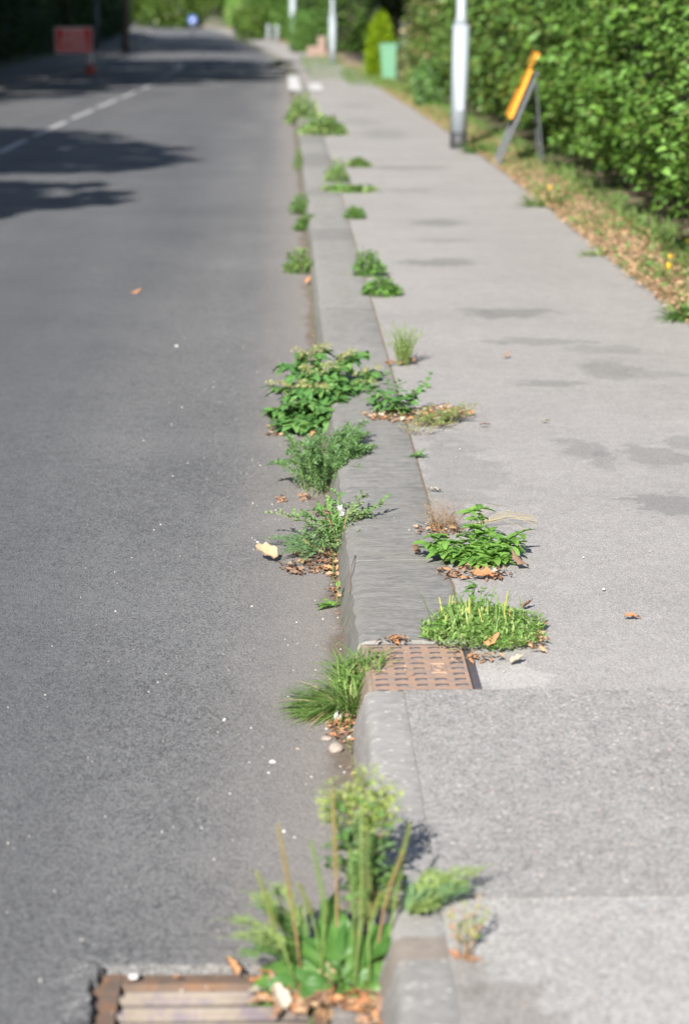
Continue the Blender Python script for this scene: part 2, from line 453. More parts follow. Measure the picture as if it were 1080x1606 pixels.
# kerbs: one stone after another
def kerb_profile(w, h=KT, batter=True, rnd=.012):
    x0 = XB if batter else XT
    return [(x0 - .002, -.08), (x0, .0), (XT - .010, h - .035), (XT - .004, h - .012), (XT + rnd * .5, h - .003), (XT + rnd + .006, h), (XT + w * .35, h + .0005), (XT + w * .7, h + .0005), (w_end(w) - .004, h), (w_end(w), h - .002), (w_end(w), -.08)]
def w_end(w): return XT + w
def kerb_stone(y0, y1, w, seed, worn=.003, mirror=None):
    rg = random.Random(seed)
    n = max(4, min(22, int((y1 - y0) / .06)))
    P = kerb_profile(w, rnd=.012 + .016 * (w > .2))
    V, F = [], []
    k = len(P)
    tilt = (rg.random() - .5) * .0015
    for j in range(n + 1):
        y = y0 + (y1 - y0) * j / n
        endf = 1.0 if 0 < j < n else 0.0
        for i, (x, z) in enumerate(P):
            e = (worn if endf else 0) * (rg.random() - .5) * (1.6 if 2 <= i <= 5 else .5)
            if not endf and 3 <= i <= 8: z -= .0004
            yy = y + ((rg.random() - .5) * .004 if not endf else 0)
            xx = x + e * .8
            if mirror is not None: xx = mirror - xx
            V.append((xx + cv(yy), yy, zg(yy) + z + e * (2 <= i <= 8) + tilt * (j / n)))
    for j in range(n):
        for i in range(k - 1):
            a = j * k + i; q = (a, a + 1, a + k + 1, a + k); F.append(q if mirror is not None else q[::-1])
    V2 = list(V); faces = [list(f) for f in F]
    faces.append(list(range(k))); faces.append([n * k + i for i in range(k)][::-1])
    me = bpy.data.meshes.new("kerb_stone"); me.from_pydata(V2, [], faces)
    me.polygons.foreach_set("use_smooth", [True] * len(F) + [False, False]); me.update()
    import bmesh
    bm = bmesh.new(); bm.from_mesh(me); bmesh.ops.recalc_face_normals(bm, faces=bm.faces); bm.to_mesh(me); bm.free()
    me.set_sharp_from_angle(angle=R(38))
    return me
kerb = link("kerb", None, kind="structure")
yk = lambda py: gp(600, py, KT).y
joints_n = [(1.25, 2.15), (2.16, 3.07), (3.08, yk(1505)), (yk(1470), yk(1247)), (yk(1247) + .0015, Y_CUT)]
for i, (a, b) in enumerate(joints_n):
    link("kerb_stone", kerb_stone(a, b, XN - XT - .0003, 10 + i, .003), M_conc, kerb)
yw = [Y_LIP, yk(878) , yk(762), yk(657), yk(588), yk(540)]
y = yw[-1]
while y < 75: y += 1.25 + .35 * math.sin(y * 3.1); yw.append(y)
for i in range(len(yw) - 1):
    link("kerb_stone", kerb_stone(yw[i], yw[i + 1] - .003, XW - XT - .006, 40 + i, .006), M_granite, kerb)
strip("kerb", [XB, XT, XW], [yw[-1]] + ysteps(yw[-1] + 2, 400, 2), KT - .01, M_granite, kind="structure", crown=lambda x, y: -.09 if x < XT else 0).name = "kerb_far_run"
strip("kerb", [XL - .13, XL], [1.2] + ysteps(2, 400, 2), KT - .002, M_conc, kind="structure", crown=None).name = "kerb_far_side"
# soil and mortar in the gap between two narrow kerbs
link("mortar_bed", kerb_stone(yk(1505) + .001, yk(1470) - .001, XN - XT - .0003, 77, .005), plain("pale_mortar", (.21, .18, .155), .95, var=.3, scale=60, bump=.6), kerb)
# thin soil line in the back joint of the kerb and between path surfaces
g = G()
for y in np.arange(Y_LIP + .02, 22, .05):
    g.box(XW - .006 - .002 * rng.random(), XW + .001 + .003 * rng.random(), y, y + .046, .07, KT - .004 - .001 * rng.random())
link("joint_soil", g.mesh("joint_soil"), M_soil, kind="structure")
g = G()
for x in np.arange(.52, XE, .03):
    if rng.random() < .55: g.box(x, x + .028, Y_CUT + .001, Y_CUT + .006 + .006 * rng.random(), .09, KT - .002)
link("joint_soil", g.mesh("joint_soil"), plain("rusty_soil", (.22, .11, .05), .95, var=.4, scale=60), kind="structure")

# centre line dashes and worn paint near the dropped kerb
M_paint = plain("worn_road_paint", (.36, .36, .36), .7, var=.15, scale=9, second=(.2, .2, .2), amt=.7)
def dash(y0, y1, x=XC, w=.11, off=.026):
    V, F = [], []
    n = 6
    for j in range(n + 1):
        y = y0 + (y1 - y0) * j / n
        for s in (-w / 2, w / 2): V.append((x + s + cv(y), y, zg(y) + off))
    for j in range(n): F.append((2 * j, 2 * j + 1, 2 * j + 3, 2 * j + 2))
    return mesh_np("dash", V, F, smooth=False)
marks = [(243, 222), (216, 193), (189, 174), (171, 157.5), (155, 145.5), (143.5, 136), (134.5, 128.5)]
M_paint2 = plain('bright_road_paint', (.5, .5, .5), .7, var=.1, scale=10)
lines = link("centre_line", None, kind="structure")
for a, b in marks:
    pa, pb = gp(100, a), gp(100, b)
    link("dash", dash(pa.y, pb.y), M_paint, lines)
y = gp(100, 128.5).y + 1.6
while y < 92: link("dash", dash(y, y + 3), M_paint, lines); y += 4.8
for (px, py, w, h) in ((463, 138, 10, 12), (497, 144.5, 10, 6)):
    a = gp(px, py + h); b = gp(px - 4, py - h); s = gs(a.y)
    V = [(a.x - w / s, a.y, zg(a.y) + KT + .012), (a.x + w / s, a.y, zg(a.y) + KT + .012), (b.x + w / s, b.y, zg(b.y) + KT + .012), (b.x - w / s, b.y, zg(b.y) + KT + .012)]
    link("paint_mark", mesh_np("paint_mark", V, [(0, 1, 2, 3)], smooth=False), M_paint2, kind="structure")

# ------------------------------------------------------------------ gully grate at the lower left
M_rust = plain("rusty_iron", (.12, .085, .065), .85, .1, var=.35, scale=30, bump=.6, second=(.22, .11, .055), amt=.6)
M_ironbar = plain("worn_iron_bar", (.19, .16, .13), .8, .05, var=.3, scale=30, bump=.4, second=(.12, .10, .13), amt=.7)
M_blueiron = plain("blue_grey_iron", (.10, .095, .115), .5, .4, var=.25, scale=50, bump=.3, second=(.17, .11, .08), amt=.5)
gt = thing("gully_grate", "rusty iron gully grate sunk in the road beside the kerb, under the big plantain", "grate", (GX0, GY0, 0))
gw, gd = GX1 - GX0, GY1 - GY0
g = G(); zt, zb = -.012, -.032
g.box(.004, .058, .0, gd - .004, zb, zt); g.box(gw - .04, gw - .002, 0, gd - .004, zb, zt)
g.box(.0585, gw - .0405, gd - .05, gd - .004, zb, zt - .002); g.box(.0585, gw - .0405, 0, .035, zb, zt - .002)
link("frame", g.mesh("frame"), M_rust, gt)
nb = 5; pitch = (gd - .09) / nb
for k in range(nb):
    g = G(); y0 = .042 + k * pitch
    g.box(.0585, gw - .045, y0, y0 + pitch * .42, zb, zt - .004)
    g.tube([(.07, y0 + pitch * .21, zt - .0016), (gw - .045, y0 + pitch * .21, zt - .0016)], pitch * .12, 8)
    link("bar", g.mesh("bar", True), M_ironbar, gt)

# ------------------------------------------------------------------ cast iron inlet cover in the kerb line
cx0, cx1 = gp(578, 1075, KT).x, gp(764, 1080, KT).x
cy0, cy1 = Y_CUT + .006, Y_LIP - .006
cw, cd = cx1 - cx0, cy1 - cy0
cv_ = thing("inlet_cover", "rusty chequered iron cover over the kerb drain inlet", "drain cover", (cx0, cy0, KT - .012))
M_plate = plain("rust_brown_plate", (.31, .20, .14), .9, .0, var=.3, scale=35, bump=.5, second=(.20, .17, .155), amt=.7)
M_stud = plain("worn_stud", (.06, .055, .065), .9, .0, var=.3, scale=60, bump=.3, second=(.24, .18, .15), amt=.6)
g = G(); g.box(.012, cw - .035, .012, cd - .008, -.05, 0)
link("plate", g.mesh("plate"), M_plate, cv_)
g = G(); g.box(cw - .032, cw - .001, 0, cd, -.05, .002); g.box(.0, cw - .034, -.001, .010, -.05, .001); g.box(.004, cw - .034, cd - .006, cd, -.05, .002)
link("frame", g.mesh("frame"), M_blueiron, cv_)
g = G(); s_ = .0175
g.add([(-s_, -s_ * .6, 0), (s_, -s_ * .6, 0), (s_, s_ * .6, 0), (-s_, s_ * .6, 0), (-s_ * .86, -s_ * .42, .0016), (s_ * .86, -s_ * .42, .0016), (s_ * .86, s_ * .42, .0016), (-s_ * .86, s_ * .42, .0016)],
      [(4, 5, 6, 7), (0, 1, 5, 4), (1, 2, 6, 5), (2, 3, 7, 6), (3, 0, 4, 7)])
stud_me = g.mesh("stud"); stud_me.materials.append(M_stud)
ncol, nrow = 5, 9
for c in range(ncol):
    for r_ in range(nrow):
        x = .038 + c * (cw - .10) / (ncol - 1); y = .035 + r_ * (cd - .07) / (nrow - 1)
        if c == 3 and r_ in (3, 4, 5): continue
        link("stud", stud_me, None, cv_, Matrix.Translation((x, y, .0003 - .0012 * rng.random())) @ Matrix.Rotation(rng.uniform(-.06, .06), 4, 'Z') @ Matrix.Diagonal((rng.uniform(.85, 1.1), rng.uniform(.8, 1.15), 1, 1)))
# cast maker's mark, a worn ring in a square
g = G(); mx_, my_ = .038 + 3 * (cw - .10) / 4, .035 + 4 * (cd - .07) / 8
for a0, a1 in (((-.02, -.045), (.02, -.045)), ((.02, -.045), (.02, .045)), ((.02, .045), (-.02, .045)), ((-.02, .045), (-.02, -.045))):
    g.tube([(mx_ + a0[0], my_ + a0[1], .001), (mx_ + a1[0], my_ + a1[1], .001)], .0022, 5)
g.tube([(mx_ + .012 * math.cos(a), my_ + .024 * math.sin(a), .001) for a in np.linspace(.6, 6, 14)], .0022, 5)
link("cast_mark", g.mesh("cast_mark"), M_plate, cv_)
# inlet face below the cover, in the kerb line
g = G()
g.add([(XB + .012, cy0 - .01, -.02), (XT + .012, cy0 - .01, KT - .016), (cx0 + .011, cy0 - .01, KT - .010), (cx0 + .011, cy0 - .01, -.02),
       (XB + .006, cy1 + .005, -.02), (XT + .002, cy1 + .005, KT - .012), (cx0 + .011, cy1 + .005, KT - .010), (cx0 + .011, cy1 + .005, -.02)],
      [(0, 1, 5, 4), (1, 2, 6, 5), (0, 3, 2, 1), (4, 5, 6, 7), (2, 3, 7, 6)])
M_stain = plain("rust_stained_concrete", (.26, .20, .155), .9, var=.25, scale=25, bump=.5, second=(.17, .14, .09), amt=.6)
fo = link("inlet_face", g.mesh("inlet_face"), M_stain, cv_); fo.matrix_local = Matrix.Translation((-cx0, -cy0, -(KT - .012)))
# ------------------------------------------------------------------ leaves and weeds
def leaf_tmpl(W=.4, shape='ovate', nl=6, bend=-.25, fold=.25, serr=0., teeth=7, wave=0., nw=2, petiole=.0, pw=.03, seed=0, droop=1.8):
    """unit-length leaf along +Y, Z up; returns V, F, UV"""
    rg = random.Random(seed)
    V, UV, F = [], [], []
    ts = []
    for i in range(nl + 1):
        t_ = i / nl
        ts.append(t_)
    for i, t_ in enumerate(ts):
        tt = max(0, (t_ - petiole) / (1 - petiole))
        if petiole and t_ <= petiole: w = pw
        else:
            if shape == 'ovate': w = math.sin(math.pi * tt ** .68) ** .85
            elif shape == 'lance': w = math.sin(math.pi * tt ** .8) ** 1.1
            elif shape == 'broad': w = math.sin(math.pi * tt ** .62) ** .55
            elif shape == 'spoon': w = math.sin(math.pi * tt ** 1.5) ** .8
            elif shape == 'lobed': w = math.sin(math.pi * tt ** 1.1) ** .6 * (.34 + .66 * abs(((t_ * teeth) % 1) - .5) * 2)
            else: w = math.sin(math.pi * tt)
            if serr: w *= 1 - serr * ((t_ * teeth) % 1)
            w = max(w, .035 if i < nl else .012) * W / 2
            w = max(w, pw * .5 if t_ < .1 else 0)
        z = bend * t_ ** droop
        y = t_ * (1 - .35 * bend * bend * t_)
        for k in range(nw + 1):
            u = -1 + 2 * k / nw
            V.append((u * w * (1 - .15 * fold * abs(u)), y, z + fold * abs(u) * w + wave * W * math.sin(t_ * 17 + seed + (2 if u > 0 else 0)) * abs(u) * .5))
            UV.append((.5 + u * .5, t_))
    for i in range(nl):
        for k in range(nw):
            a = i * (nw + 1) + k; F.append((a, a + 1, a + nw + 2, a + nw + 1))
    return np.array(V), np.array(F), np.array(UV)
def tmpl_mesh(name, T, mat):
    me = mesh_np(name, T[0], T[1], T[2]); me.materials.append(mat); return me
def LM(pos, az, pitch, roll=0., s=1., sw=None):
    """leaf pointing along azimuth az (from +Y towards +X), raised by pitch"""
    M = Matrix.Translation(pos) @ Matrix.Rotation(-az, 4, 'Z') @ Matrix.Rotation(pitch, 4, 'X') @ Matrix.Rotation(roll, 4, 'Y')
    return M @ Matrix.Diagonal(((sw or s), s, s, 1))
def bulk(name, T, Ms, mat, seed=0, smooth=True):
    V, F, UV = T
    Ms = np.array([np.array(m) for m in Ms]) if not isinstance(Ms, np.ndarray) else Ms
    k = len(Ms); n = len(V)
    Vh = np.concatenate([V, np.ones((n, 1))], 1)
    VV = np.einsum('kij,nj->kni', Ms, Vh)[:, :, :3].reshape(-1, 3)
    FF = (F[None] + (np.arange(k) * n)[:, None, None]).reshape(-1, F.shape[1])
    rnd = np.repeat(np.random.RandomState(seed).rand(k), n)
    me = mesh_np(name, VV, FF, np.tile(UV, (k, 1)), rnd, smooth)
    me.materials.append(mat); return me

M_nettle = leaf_mat("nettle_leaf", (.06, .165, .045), (.125, .28, .075), .3, .3)
M_bright = leaf_mat("bright_leaf", (.11, .25, .05), (.21, .39, .085), .35, .38)
M_mid = leaf_mat("mid_leaf", (.09, .20, .055), (.17, .32, .09), .3, .35)
M_blue = leaf_mat("blue_green_leaf", (.11, .215, .095), (.21, .34, .155), .3, .3)
M_plant = leaf_mat("plantain_leaf", (.045, .12, .025), (.085, .18, .035), .22, .2, .42)
M_pale = leaf_mat("pale_leaf", (.22, .34, .10), (.36, .46, .18), .2, .4)
M_tassel = leaf_mat("nettle_tassel", (.32, .34, .13), (.45, .44, .22), .0, .3)
M_seed = leaf_mat("seed_head", (.25, .27, .06), (.40, .38, .11), .0, .2, .7)
M_stemg = leaf_mat("green_stem", (.12, .2, .05), (.2, .26, .08), .0, .15)
M_stemr = leaf_mat("red_brown_stem", (.22, .13, .07), (.3, .2, .1), .0, .1)
M_grass = leaf_mat("grass_blade", (.10, .20, .045), (.22, .34, .10), .1, .4)
M_straw = leaf_mat("straw_blade", (.33, .28, .13), (.45, .38, .22), .1, .3)
M_thist = leaf_mat("thistle_leaf", (.10, .17, .065), (.20, .28, .12), .45, .2)
M_dryleaf = leaf_mat("dead_leaf_tan", (.36, .22, .12), (.5, .35, .22), .35, .15, .8, blotch=(.2, .12, .07))
M_brownleaf = leaf_mat("dead_leaf_brown", (.16, .095, .06), (.30, .19, .13), .35, .12, .85, blotch=(.09, .055, .035))
M_orange = leaf_mat("dead_leaf_orange", (.38, .17, .08), (.52, .27, .13), .3, .2, .8, blotch=(.30, .12, .05))
M_palelf = leaf_mat("dead_leaf_pale", (.34, .29, .22), (.44, .39, .33), .3, .15, .8, blotch=(.36, .29, .2))

T_ov = leaf_tmpl(.66, 'ovate', 14, -.3, .25, .34, 7, .05)
T_ov2 = leaf_tmpl(.72, 'ovate', 14, -.5, .15, .34, 7, .08, seed=2)
T_mint = leaf_tmpl(.62, 'broad', 6, -.25, .35, wave=.08, nw=2)
T_mint2 = leaf_tmpl(.50, 'ovate', 6, -.45, .2, wave=.1, nw=2, seed=3)
T_lan = leaf_tmpl(.22, 'lance', 4, -.25, .3)
T_tiny = leaf_tmpl(.34, 'ovate', 2, -.1, .3)
T_bead = leaf_tmpl(.8, 'ovate', 2, -.5, .5)
T_lobe = leaf_tmpl(.46, 'lobed', 15, -.3, .35, teeth=5, wave=.22)
T_spine = leaf_tmpl(.36, 'lobed', 13, -.25, .5, teeth=4, wave=.4, seed=4)
T_blade = leaf_tmpl(.022, 'lance', 5, -.6, .3, droop=2.2)
T_blade2 = leaf_tmpl(.018, 'lance', 4, -.25, .3, droop=2.2)
T_plan = leaf_tmpl(.62, 'broad', 20, -.45, .16, .12, 8, wave=.13, nw=4, petiole=.22, pw=.035)
T_plan2 = leaf_tmpl(.55, 'broad', 20, -.8, .1, .12, 8, wave=.16, nw=4, petiole=.22, pw=.035, seed=5)
T_long = leaf_tmpl(.28, 'lance', 12, -.8, .25, wave=.12, nw=4, seed=6)
T_dead = leaf_tmpl(.62, 'ovate', 8, .25, -.4, serr=.0, teeth=4, wave=.18, nw=4, seed=7)
T_dead2 = leaf_tmpl(.75, 'broad', 8, .35, .55, serr=.04, teeth=3, wave=.2, nw=4, seed=9)
T_dead3 = leaf_tmpl(.5, 'lance', 6, -.2, .5, wave=.5, nw=2, seed=11)
ME = {}
def lme(T, key, mat):
    k = (key, mat.name)
    if k not in ME: ME[k] = tmpl_mesh("leaf", T, mat)
    return ME[k]
def single(parent, T, key, mat, M, name="leaf"):
    return link(name, lme(T, key, mat), None, parent, M)

def curve_stem(base, az, reach, height, n=7, sag=0., wob=.01, rg=random):
    pts = []
    for i in range(n):
        t_ = i / (n - 1)
        r_ = reach * t_ ** 1.15
        z = height * (t_ ** .8) - sag * t_ ** 3
        pts.append(Vector((base[0] + math.sin(az) * r_ + rg.uniform(-wob, wob) * t_, base[1] + math.cos(az) * r_ + rg.uniform(-wob, wob) * t_, base[2] + z)))
    return pts
def at_t(pts, t_):
    f = t_ * (len(pts) - 1); i = min(int(f), len(pts) - 2)
    return pts[i].lerp(pts[i + 1], f - i), (pts[i + 1] - pts[i]).normalized()

def herb(root, nst, azr, reach, height, leaf, nodes, lsize, seed, stem_mat, pairs=2, t0=.15, lp=(.1, .7), single_leaves=True, stem_r=.0022, sag=0., taper=.55,
         tassels=None, flat=0., zmin=None, spread=.02):
    """a weed: stems from one root, leaves in pairs up each stem. leaf = list of (tmpl, key, mat)"""
    rg = random.Random(seed)
    bulkM = {}
    for s in range(nst):
        az = azr[0] + (azr[1] - azr[0]) * ((s + rg.random()) / nst)
        re = reach[0] + (reach[1] - reach[0]) * rg.random(); he = height[0] + (height[1] - height[0]) * rg.random()
        pts = curve_stem((rg.uniform(-spread, spread), rg.uniform(-spread, spread), 0), az, re, he, 7, sag, .012, rg)
        g = G(); g.tube(pts, [stem_r * (1 - .6 * i / 6) for i in range(7)], 5, False)
        link("stem", g.mesh("stem", True), stem_mat, root)
        tot = 0
        for k in range(nodes):
            t_ = t0 + (1 - t0) * (k + rg.random() * .5) / nodes
            p, d = at_t(pts, min(t_, 1))
            daz = math.atan2(d.x, d.y)
            for q in range(pairs):
                a = daz + (k % 2) * math.pi / 2 + q * 2 * math.pi / pairs + rg.uniform(-.4, .4)
                sz = lsize * (1 - taper * t_) * rg.uniform(.75, 1.2)
                T, key, mat = rg.choice(leaf)
                M = LM(p, a, rg.uniform(*lp) - flat, rg.uniform(-.35, .35), sz)
                if single_leaves: single(root, T, key, mat, M)
                else: bulkM.setdefault((key, mat.name), [T, mat, []])[2].append(M)
        p, d = at_t(pts, 1.)
        for q in range(4):
            T, key, mat = rg.choice(leaf)
            M = LM(p, q * 1.57 + rg.random(), rg.uniform(.4, 1.1), 0, lsize * (1 - taper) * rg.uniform(.6, .9))
            if single_leaves: single(root, T, key, mat, M)
            else: bulkM.setdefault((key, mat.name), [T, mat, []])[2].append(M)
        if tassels:
            n_t, mat, tl, bs_ = tassels
            for q in range(n_t):
                t_ = rg.uniform(.5, 1.); p, d = at_t(pts, t_)
                a = rg.uniform(0, 6.28)
                pp = [p + Vector((math.sin(a) * tl * u, math.cos(a) * tl * u, tl * (.7 * u - .9 * u * u))) for u in (0, .25, .5, .75, 1)]
                for u in np.linspace(.1, 1, 12):
                    x, _ = at_t(pp, u)
                    bulkM.setdefault(("bead", mat.name), [T_bead, mat, []])[2].append(LM(x + Vector((rg.uniform(-1, 1), rg.uniform(-1, 1), rg.uniform(-1, 1))) * bs_, rg.uniform(0, 6.3), rg.uniform(-1, 1), 0, bs_ * 2.2))
    for (key, mn), (T, mat, Ms) in bulkM.items():
        link("flower_tassels" if key == "bead" else "small_leaves", bulk("small", T, Ms, mat, seed), None, root, kind="stuff")

def frond(root, pts, mat, ll, n=16, seed=0, sub=5, name="frond", r=.0016, lift=.25):
    """a feathery pinnate leaf following pts"""
    rg = random.Random(seed); Ms = []
    for k in range(n):
        t_ = .12 + .88 * k / n
        p, d = at_t(pts, t_); daz = math.atan2(d.x, d.y); dp = math.asin(max(-1, min(1, d.z)))
        L = ll * math.sin(math.pi * min(1, t_ * .8 + .18)) * rg.uniform(.8, 1.15)
        for s in (-1, 1):
            a = daz + s * rg.uniform(.75, 1.05); pitch = dp * .5 + lift * rg.uniform(.2, 1.2)
            Ms.append(LM(p, a, pitch, rg.uniform(-.5, .5), L))
            dv = Vector((math.sin(a) * math.cos(pitch), math.cos(a) * math.cos(pitch), math.sin(pitch)))
            for q in range(sub):
                pp = p + dv * L * (.25 + .7 * q / sub)
                for s2 in (-1, 1):
                    Ms.append(LM(pp, a + s2 * .8, pitch + rg.uniform(-.2, .4), rg.uniform(-.6, .6), L * .42))
    Ms.append(LM(pts[-1], math.atan2((pts[-1] - pts[-2]).x, (pts[-1] - pts[-2]).y), .2, 0, ll * .6))
    fr = link(name, bulk("frond", T_lan, Ms, mat, seed), None, root)
    g = G(); g.tube(pts, [r * (1 - .6 * i / (len(pts) - 1)) for i in range(len(pts))], 5, False)
    link("midrib", g.mesh("midrib", True), M_stemg, fr)

def base_thing(name, label, cat, px, py, off=0., group=None):
    p = gp(px, py, off); return thing(name, label, cat, p, 0, group)
def loc(root, p): return Vector(p) - root.location
def leaf_to(root, T, key, mat, b, tip, wf=1., roll=0., name="leaf", up=Vector((0, 0, 1))):
    """unit leaf placed from b to tip (points in root space)"""
    y = (tip - b); L = y.length; y = y / L
    x = y.cross(up)
    if x.length < .05: x = y.cross(Vector((0, -1, 0)))
    x.normalize(); z = x.cross(y)
    M = Matrix(((x.x * wf * L, y.x * L, z.x * L, b.x), (x.y * wf * L, y.y * L, z.y * L, b.y), (x.z * wf * L, y.z * L, z.z * L, b.z), (0, 0, 0, 1)))
    M = M @ Matrix.Rotation(roll, 4, 'Y')
    o = link(name, lme(T, key, mat), None, root); o.matrix_local = M
    return o

M_tops = leaf_mat('flower_top', (.30, .40, .10), (.45, .52, .18), .0, .4)
# ---- the big plantain at the lower edge
YP = gp(540, 1560, 0).y + .02
pl = thing("plantain", "big broad-leaved plantain with tall seed spikes over the gully grate", "weed", (at_y(535, 1535, YP).x, YP, 0))
c0 = Vector((0, 0, .01))
spikes = [((434, 1292), .02, .5, 0), ((402, 1368), -.05, .55, 0), ((487, 1318), .03, .6, 1), ((468, 1386), .0, .35, 0), ((520, 1236), .08, .5, 0),
          ((566, 1262), .03, .65, 1), ((577, 1300), .06, .6, 1), ((643, 1290), .10, .6, 0), ((632, 1336), .06, .5, 0), ((598, 1400), .04, .3, 0), ((548, 1330), .02, .5, 1)]
rg = random.Random(3)
for i, (tp, dy, hf, pale) in enumerate(spikes):
    tip = loc(pl, at_y(tp[0], tp[1], YP + dy))
    b = c0 + Vector((tip.x * .55 + rg.uniform(-.015, .015), rg.uniform(-.02, .04), 0))
    mid = b.lerp(tip, .5) + Vector(((tip.x - b.x) * -.12 + rg.uniform(-.016, .016), rg.uniform(-.01, .01), .01))
    pts = [b, b.lerp(mid, .5) + Vector((0, 0, .008)), mid, mid.lerp(tip, .5) + Vector(((tip.x - b.x) * -.03, 0, .004)), tip]
    g = G(); g.tube(pts, [.0026, .0024, .0022, .0018, .001], 6)
    stk = link("stalk", g.mesh("stalk", True), M_stemg if pale or i % 2 else M_stemr, pl)
    Ms = []
    n = int(240 * hf)
    for k in range(n):
        t_ = 1 - hf + hf * k / n
        p, d = at_t(pts, t_); a = k * 2.4
        rr = .0045 * (1 - .5 * max(0, (t_ - .7) / .3))
        q = p + Vector((math.sin(a) * rr * .6, math.cos(a) * rr * .6, 0))
        Ms.append(LM(q, a, .9, 0, .0080 * (1.25 - .5 * t_)))
    link("seed_head", bulk("seed_head", T_bead, Ms, M_pale if pale else M_seed, i), None, stk)
leafs = [  # base offset, tip pixel, y offset, width factor, tmpl, roll
    ((535, 1530), (392, 1568), -.05, .75, 'p2', 0), ((540, 1545), (585, 1600), -.12, 1.1, 'p', 0), ((535, 1520), (535, 1425), .03, .75, 'p', .4), ((530, 1520), (500, 1425), .0, .6, 'p2', -.5),
    ((560, 1520), (696, 1452), .05, .9, 'p2', .2), ((520, 1520), (372, 1548), -.02, .8, 'p2', 0), ((500, 1520), (440, 1425), .05, .5, 'l', .3),
    ((545, 1530), (612, 1560), -.03, .9, 'p', 0), ((530, 1525), (470, 1585), -.1, .8, 'p', 0), ((545, 1520), (660, 1395), .10, .55, 'l', 0),
    ((500, 1520), (385, 1488), .04, .9, 'l', .2), ((490, 1530), (365, 1515), .02, .8, 'l', -.2), ((545, 1520), (500, 1450), .02, .7, 'l', .5), ((550, 1520), (566, 1440), .03, .6, 'l', -.4), ((560, 1515), (610, 1440), .06, .6, 'p', -.5), ((540, 1540), (520, 1620), -.12, .9, 'p', 0), ((520, 1530), (362, 1552), -.04, .8, 'p', .5), ((525, 1535), (405, 1592), -.10, .8, 'p2', -.4), ((560, 1540), (470, 1606), -.12, .8, 'p', .3), ((540, 1520), (455, 1462), .08, .6, 'p', .5)]
for (b, tp, dy, wf, kind_, roll) in leafs:
    T = {'p': T_plan, 'p2': T_plan2, 'l': T_long}[kind_]
    o = leaf_to(pl, T, kind_, M_plant, loc(pl, at_y(b[0], b[1], YP)) * .4 + c0, loc(pl, at_y(tp[0], tp[1], YP + dy)) + Vector((0, 0, .02)), wf * 1.15, roll, up=Vector((0, -.75, .65)))
# ---- pale flowering weed rising behind it
YF = gp(590, 1450, KT - .03).y
fw = thing("flowering_weed", "tall weed with fuzzy pale green flower tops behind the plantain spikes", "weed", (at_y(586, 1450, YF).x - .01, YF, .07))
rg = random.Random(8)
tips = [((570, 1215), .0), ((545, 1245), .02), ((515, 1245), .0), ((608, 1240), .03), ((590, 1262), -.02), ((545, 1300), .03), ((602, 1312), .04), ((535, 1285), .03), ((585, 1300), .05), ((520, 1330), .04), ((560, 1350), .0), ((612, 1360), .03)]
beads, lv = [], []
for i, (tp, dy) in enumerate(tips):
    tip = loc(fw, at_y(tp[0], tp[1], YF + dy)); pts = [Vector((0, 0, 0)), tip * .35 + Vector((0, 0, .02)), tip * .7 + Vector((0, 0, .012)), tip]
    g = G(); g.tube(pts, [.0026, .0022, .0016, .0008], 6, False); link("stem", g.mesh("stem", True), M_stemr if i % 3 == 0 else M_stemg, fw)
    for k in range(26):
        t_ = .25 + .72 * k / 26; p, d = at_t(pts, t_)
        single(fw, T_lan if k % 3 else T_lobe, 'lan' if k % 3 else 'lobe', M_blue if k % 3 else M_mid, LM(p, rg.uniform(0, 6.3), rg.uniform(.0, .9), rg.uniform(-.4, .4), rg.uniform(.035, .065) * (1.1 - .3 * t_)))
    if i < 5:
        for k in range(150):
            t_ = .76 + .26 * rg.random() ** .8; t_ = min(t_, 1); p, d = at_t(pts, t_)
            w_ = .015
            beads.append(LM(p + Vector((rg.gauss(0, w_), rg.gauss(0, w_), rg.gauss(0, w_ * 1.1))), rg.uniform(0, 6.3), rg.uniform(-.5, 1.2), 0, rg.uniform(.008, .015)))
link("flower_tops", bulk("flower_tops", T_bead, beads, M_tops, 4), None, fw, kind="stuff")
# ---- feathery weeds left and right of it
fl = thing("feathery_weed", "feathery pale weed leaning left over the road from the plantain", "weed", (at_y(500, 1510, YP + .05).x, YP + .05, 0))
for i, (tx, ty, dy) in enumerate([(352, 1442, .06), (358, 1470, .03), (390, 1400, .10), (425, 1385, .12), (400, 1420, .05), (440, 1440, .08), (372, 1500, .0)]):
    tip = loc(fl, at_y(tx, ty, YP + dy)); frond(fl, [Vector((0, 0, 0)), tip * .35 + Vector((0, 0, .03)), tip * .7 + Vector((0, 0, .03)), tip], M_pale if i < 4 else M_mid, .044, 13, i, 4)
fr_ = thing("feathery_weed", "feathery grey-green weed reaching right from the kerb over the path", "weed", (at_y(640, 1480, YP + .12).x, YP + .12, .09))
for i, (tx, ty, dy) in enumerate([(762, 1358, .20), (738, 1392, .13), (700, 1366, .22), (655, 1405, .15), (672, 1425, .08)]):
    tip = loc(fr_, at_y(tx, ty, YP + dy)); frond(fr_, [Vector((0, 0, 0)), tip * .35 + Vector((0, 0, .02)), tip * .7 + Vector((0, 0, .015)), tip], M_blue if i % 2 else M_pale, .045, 14, 20 + i, 4)
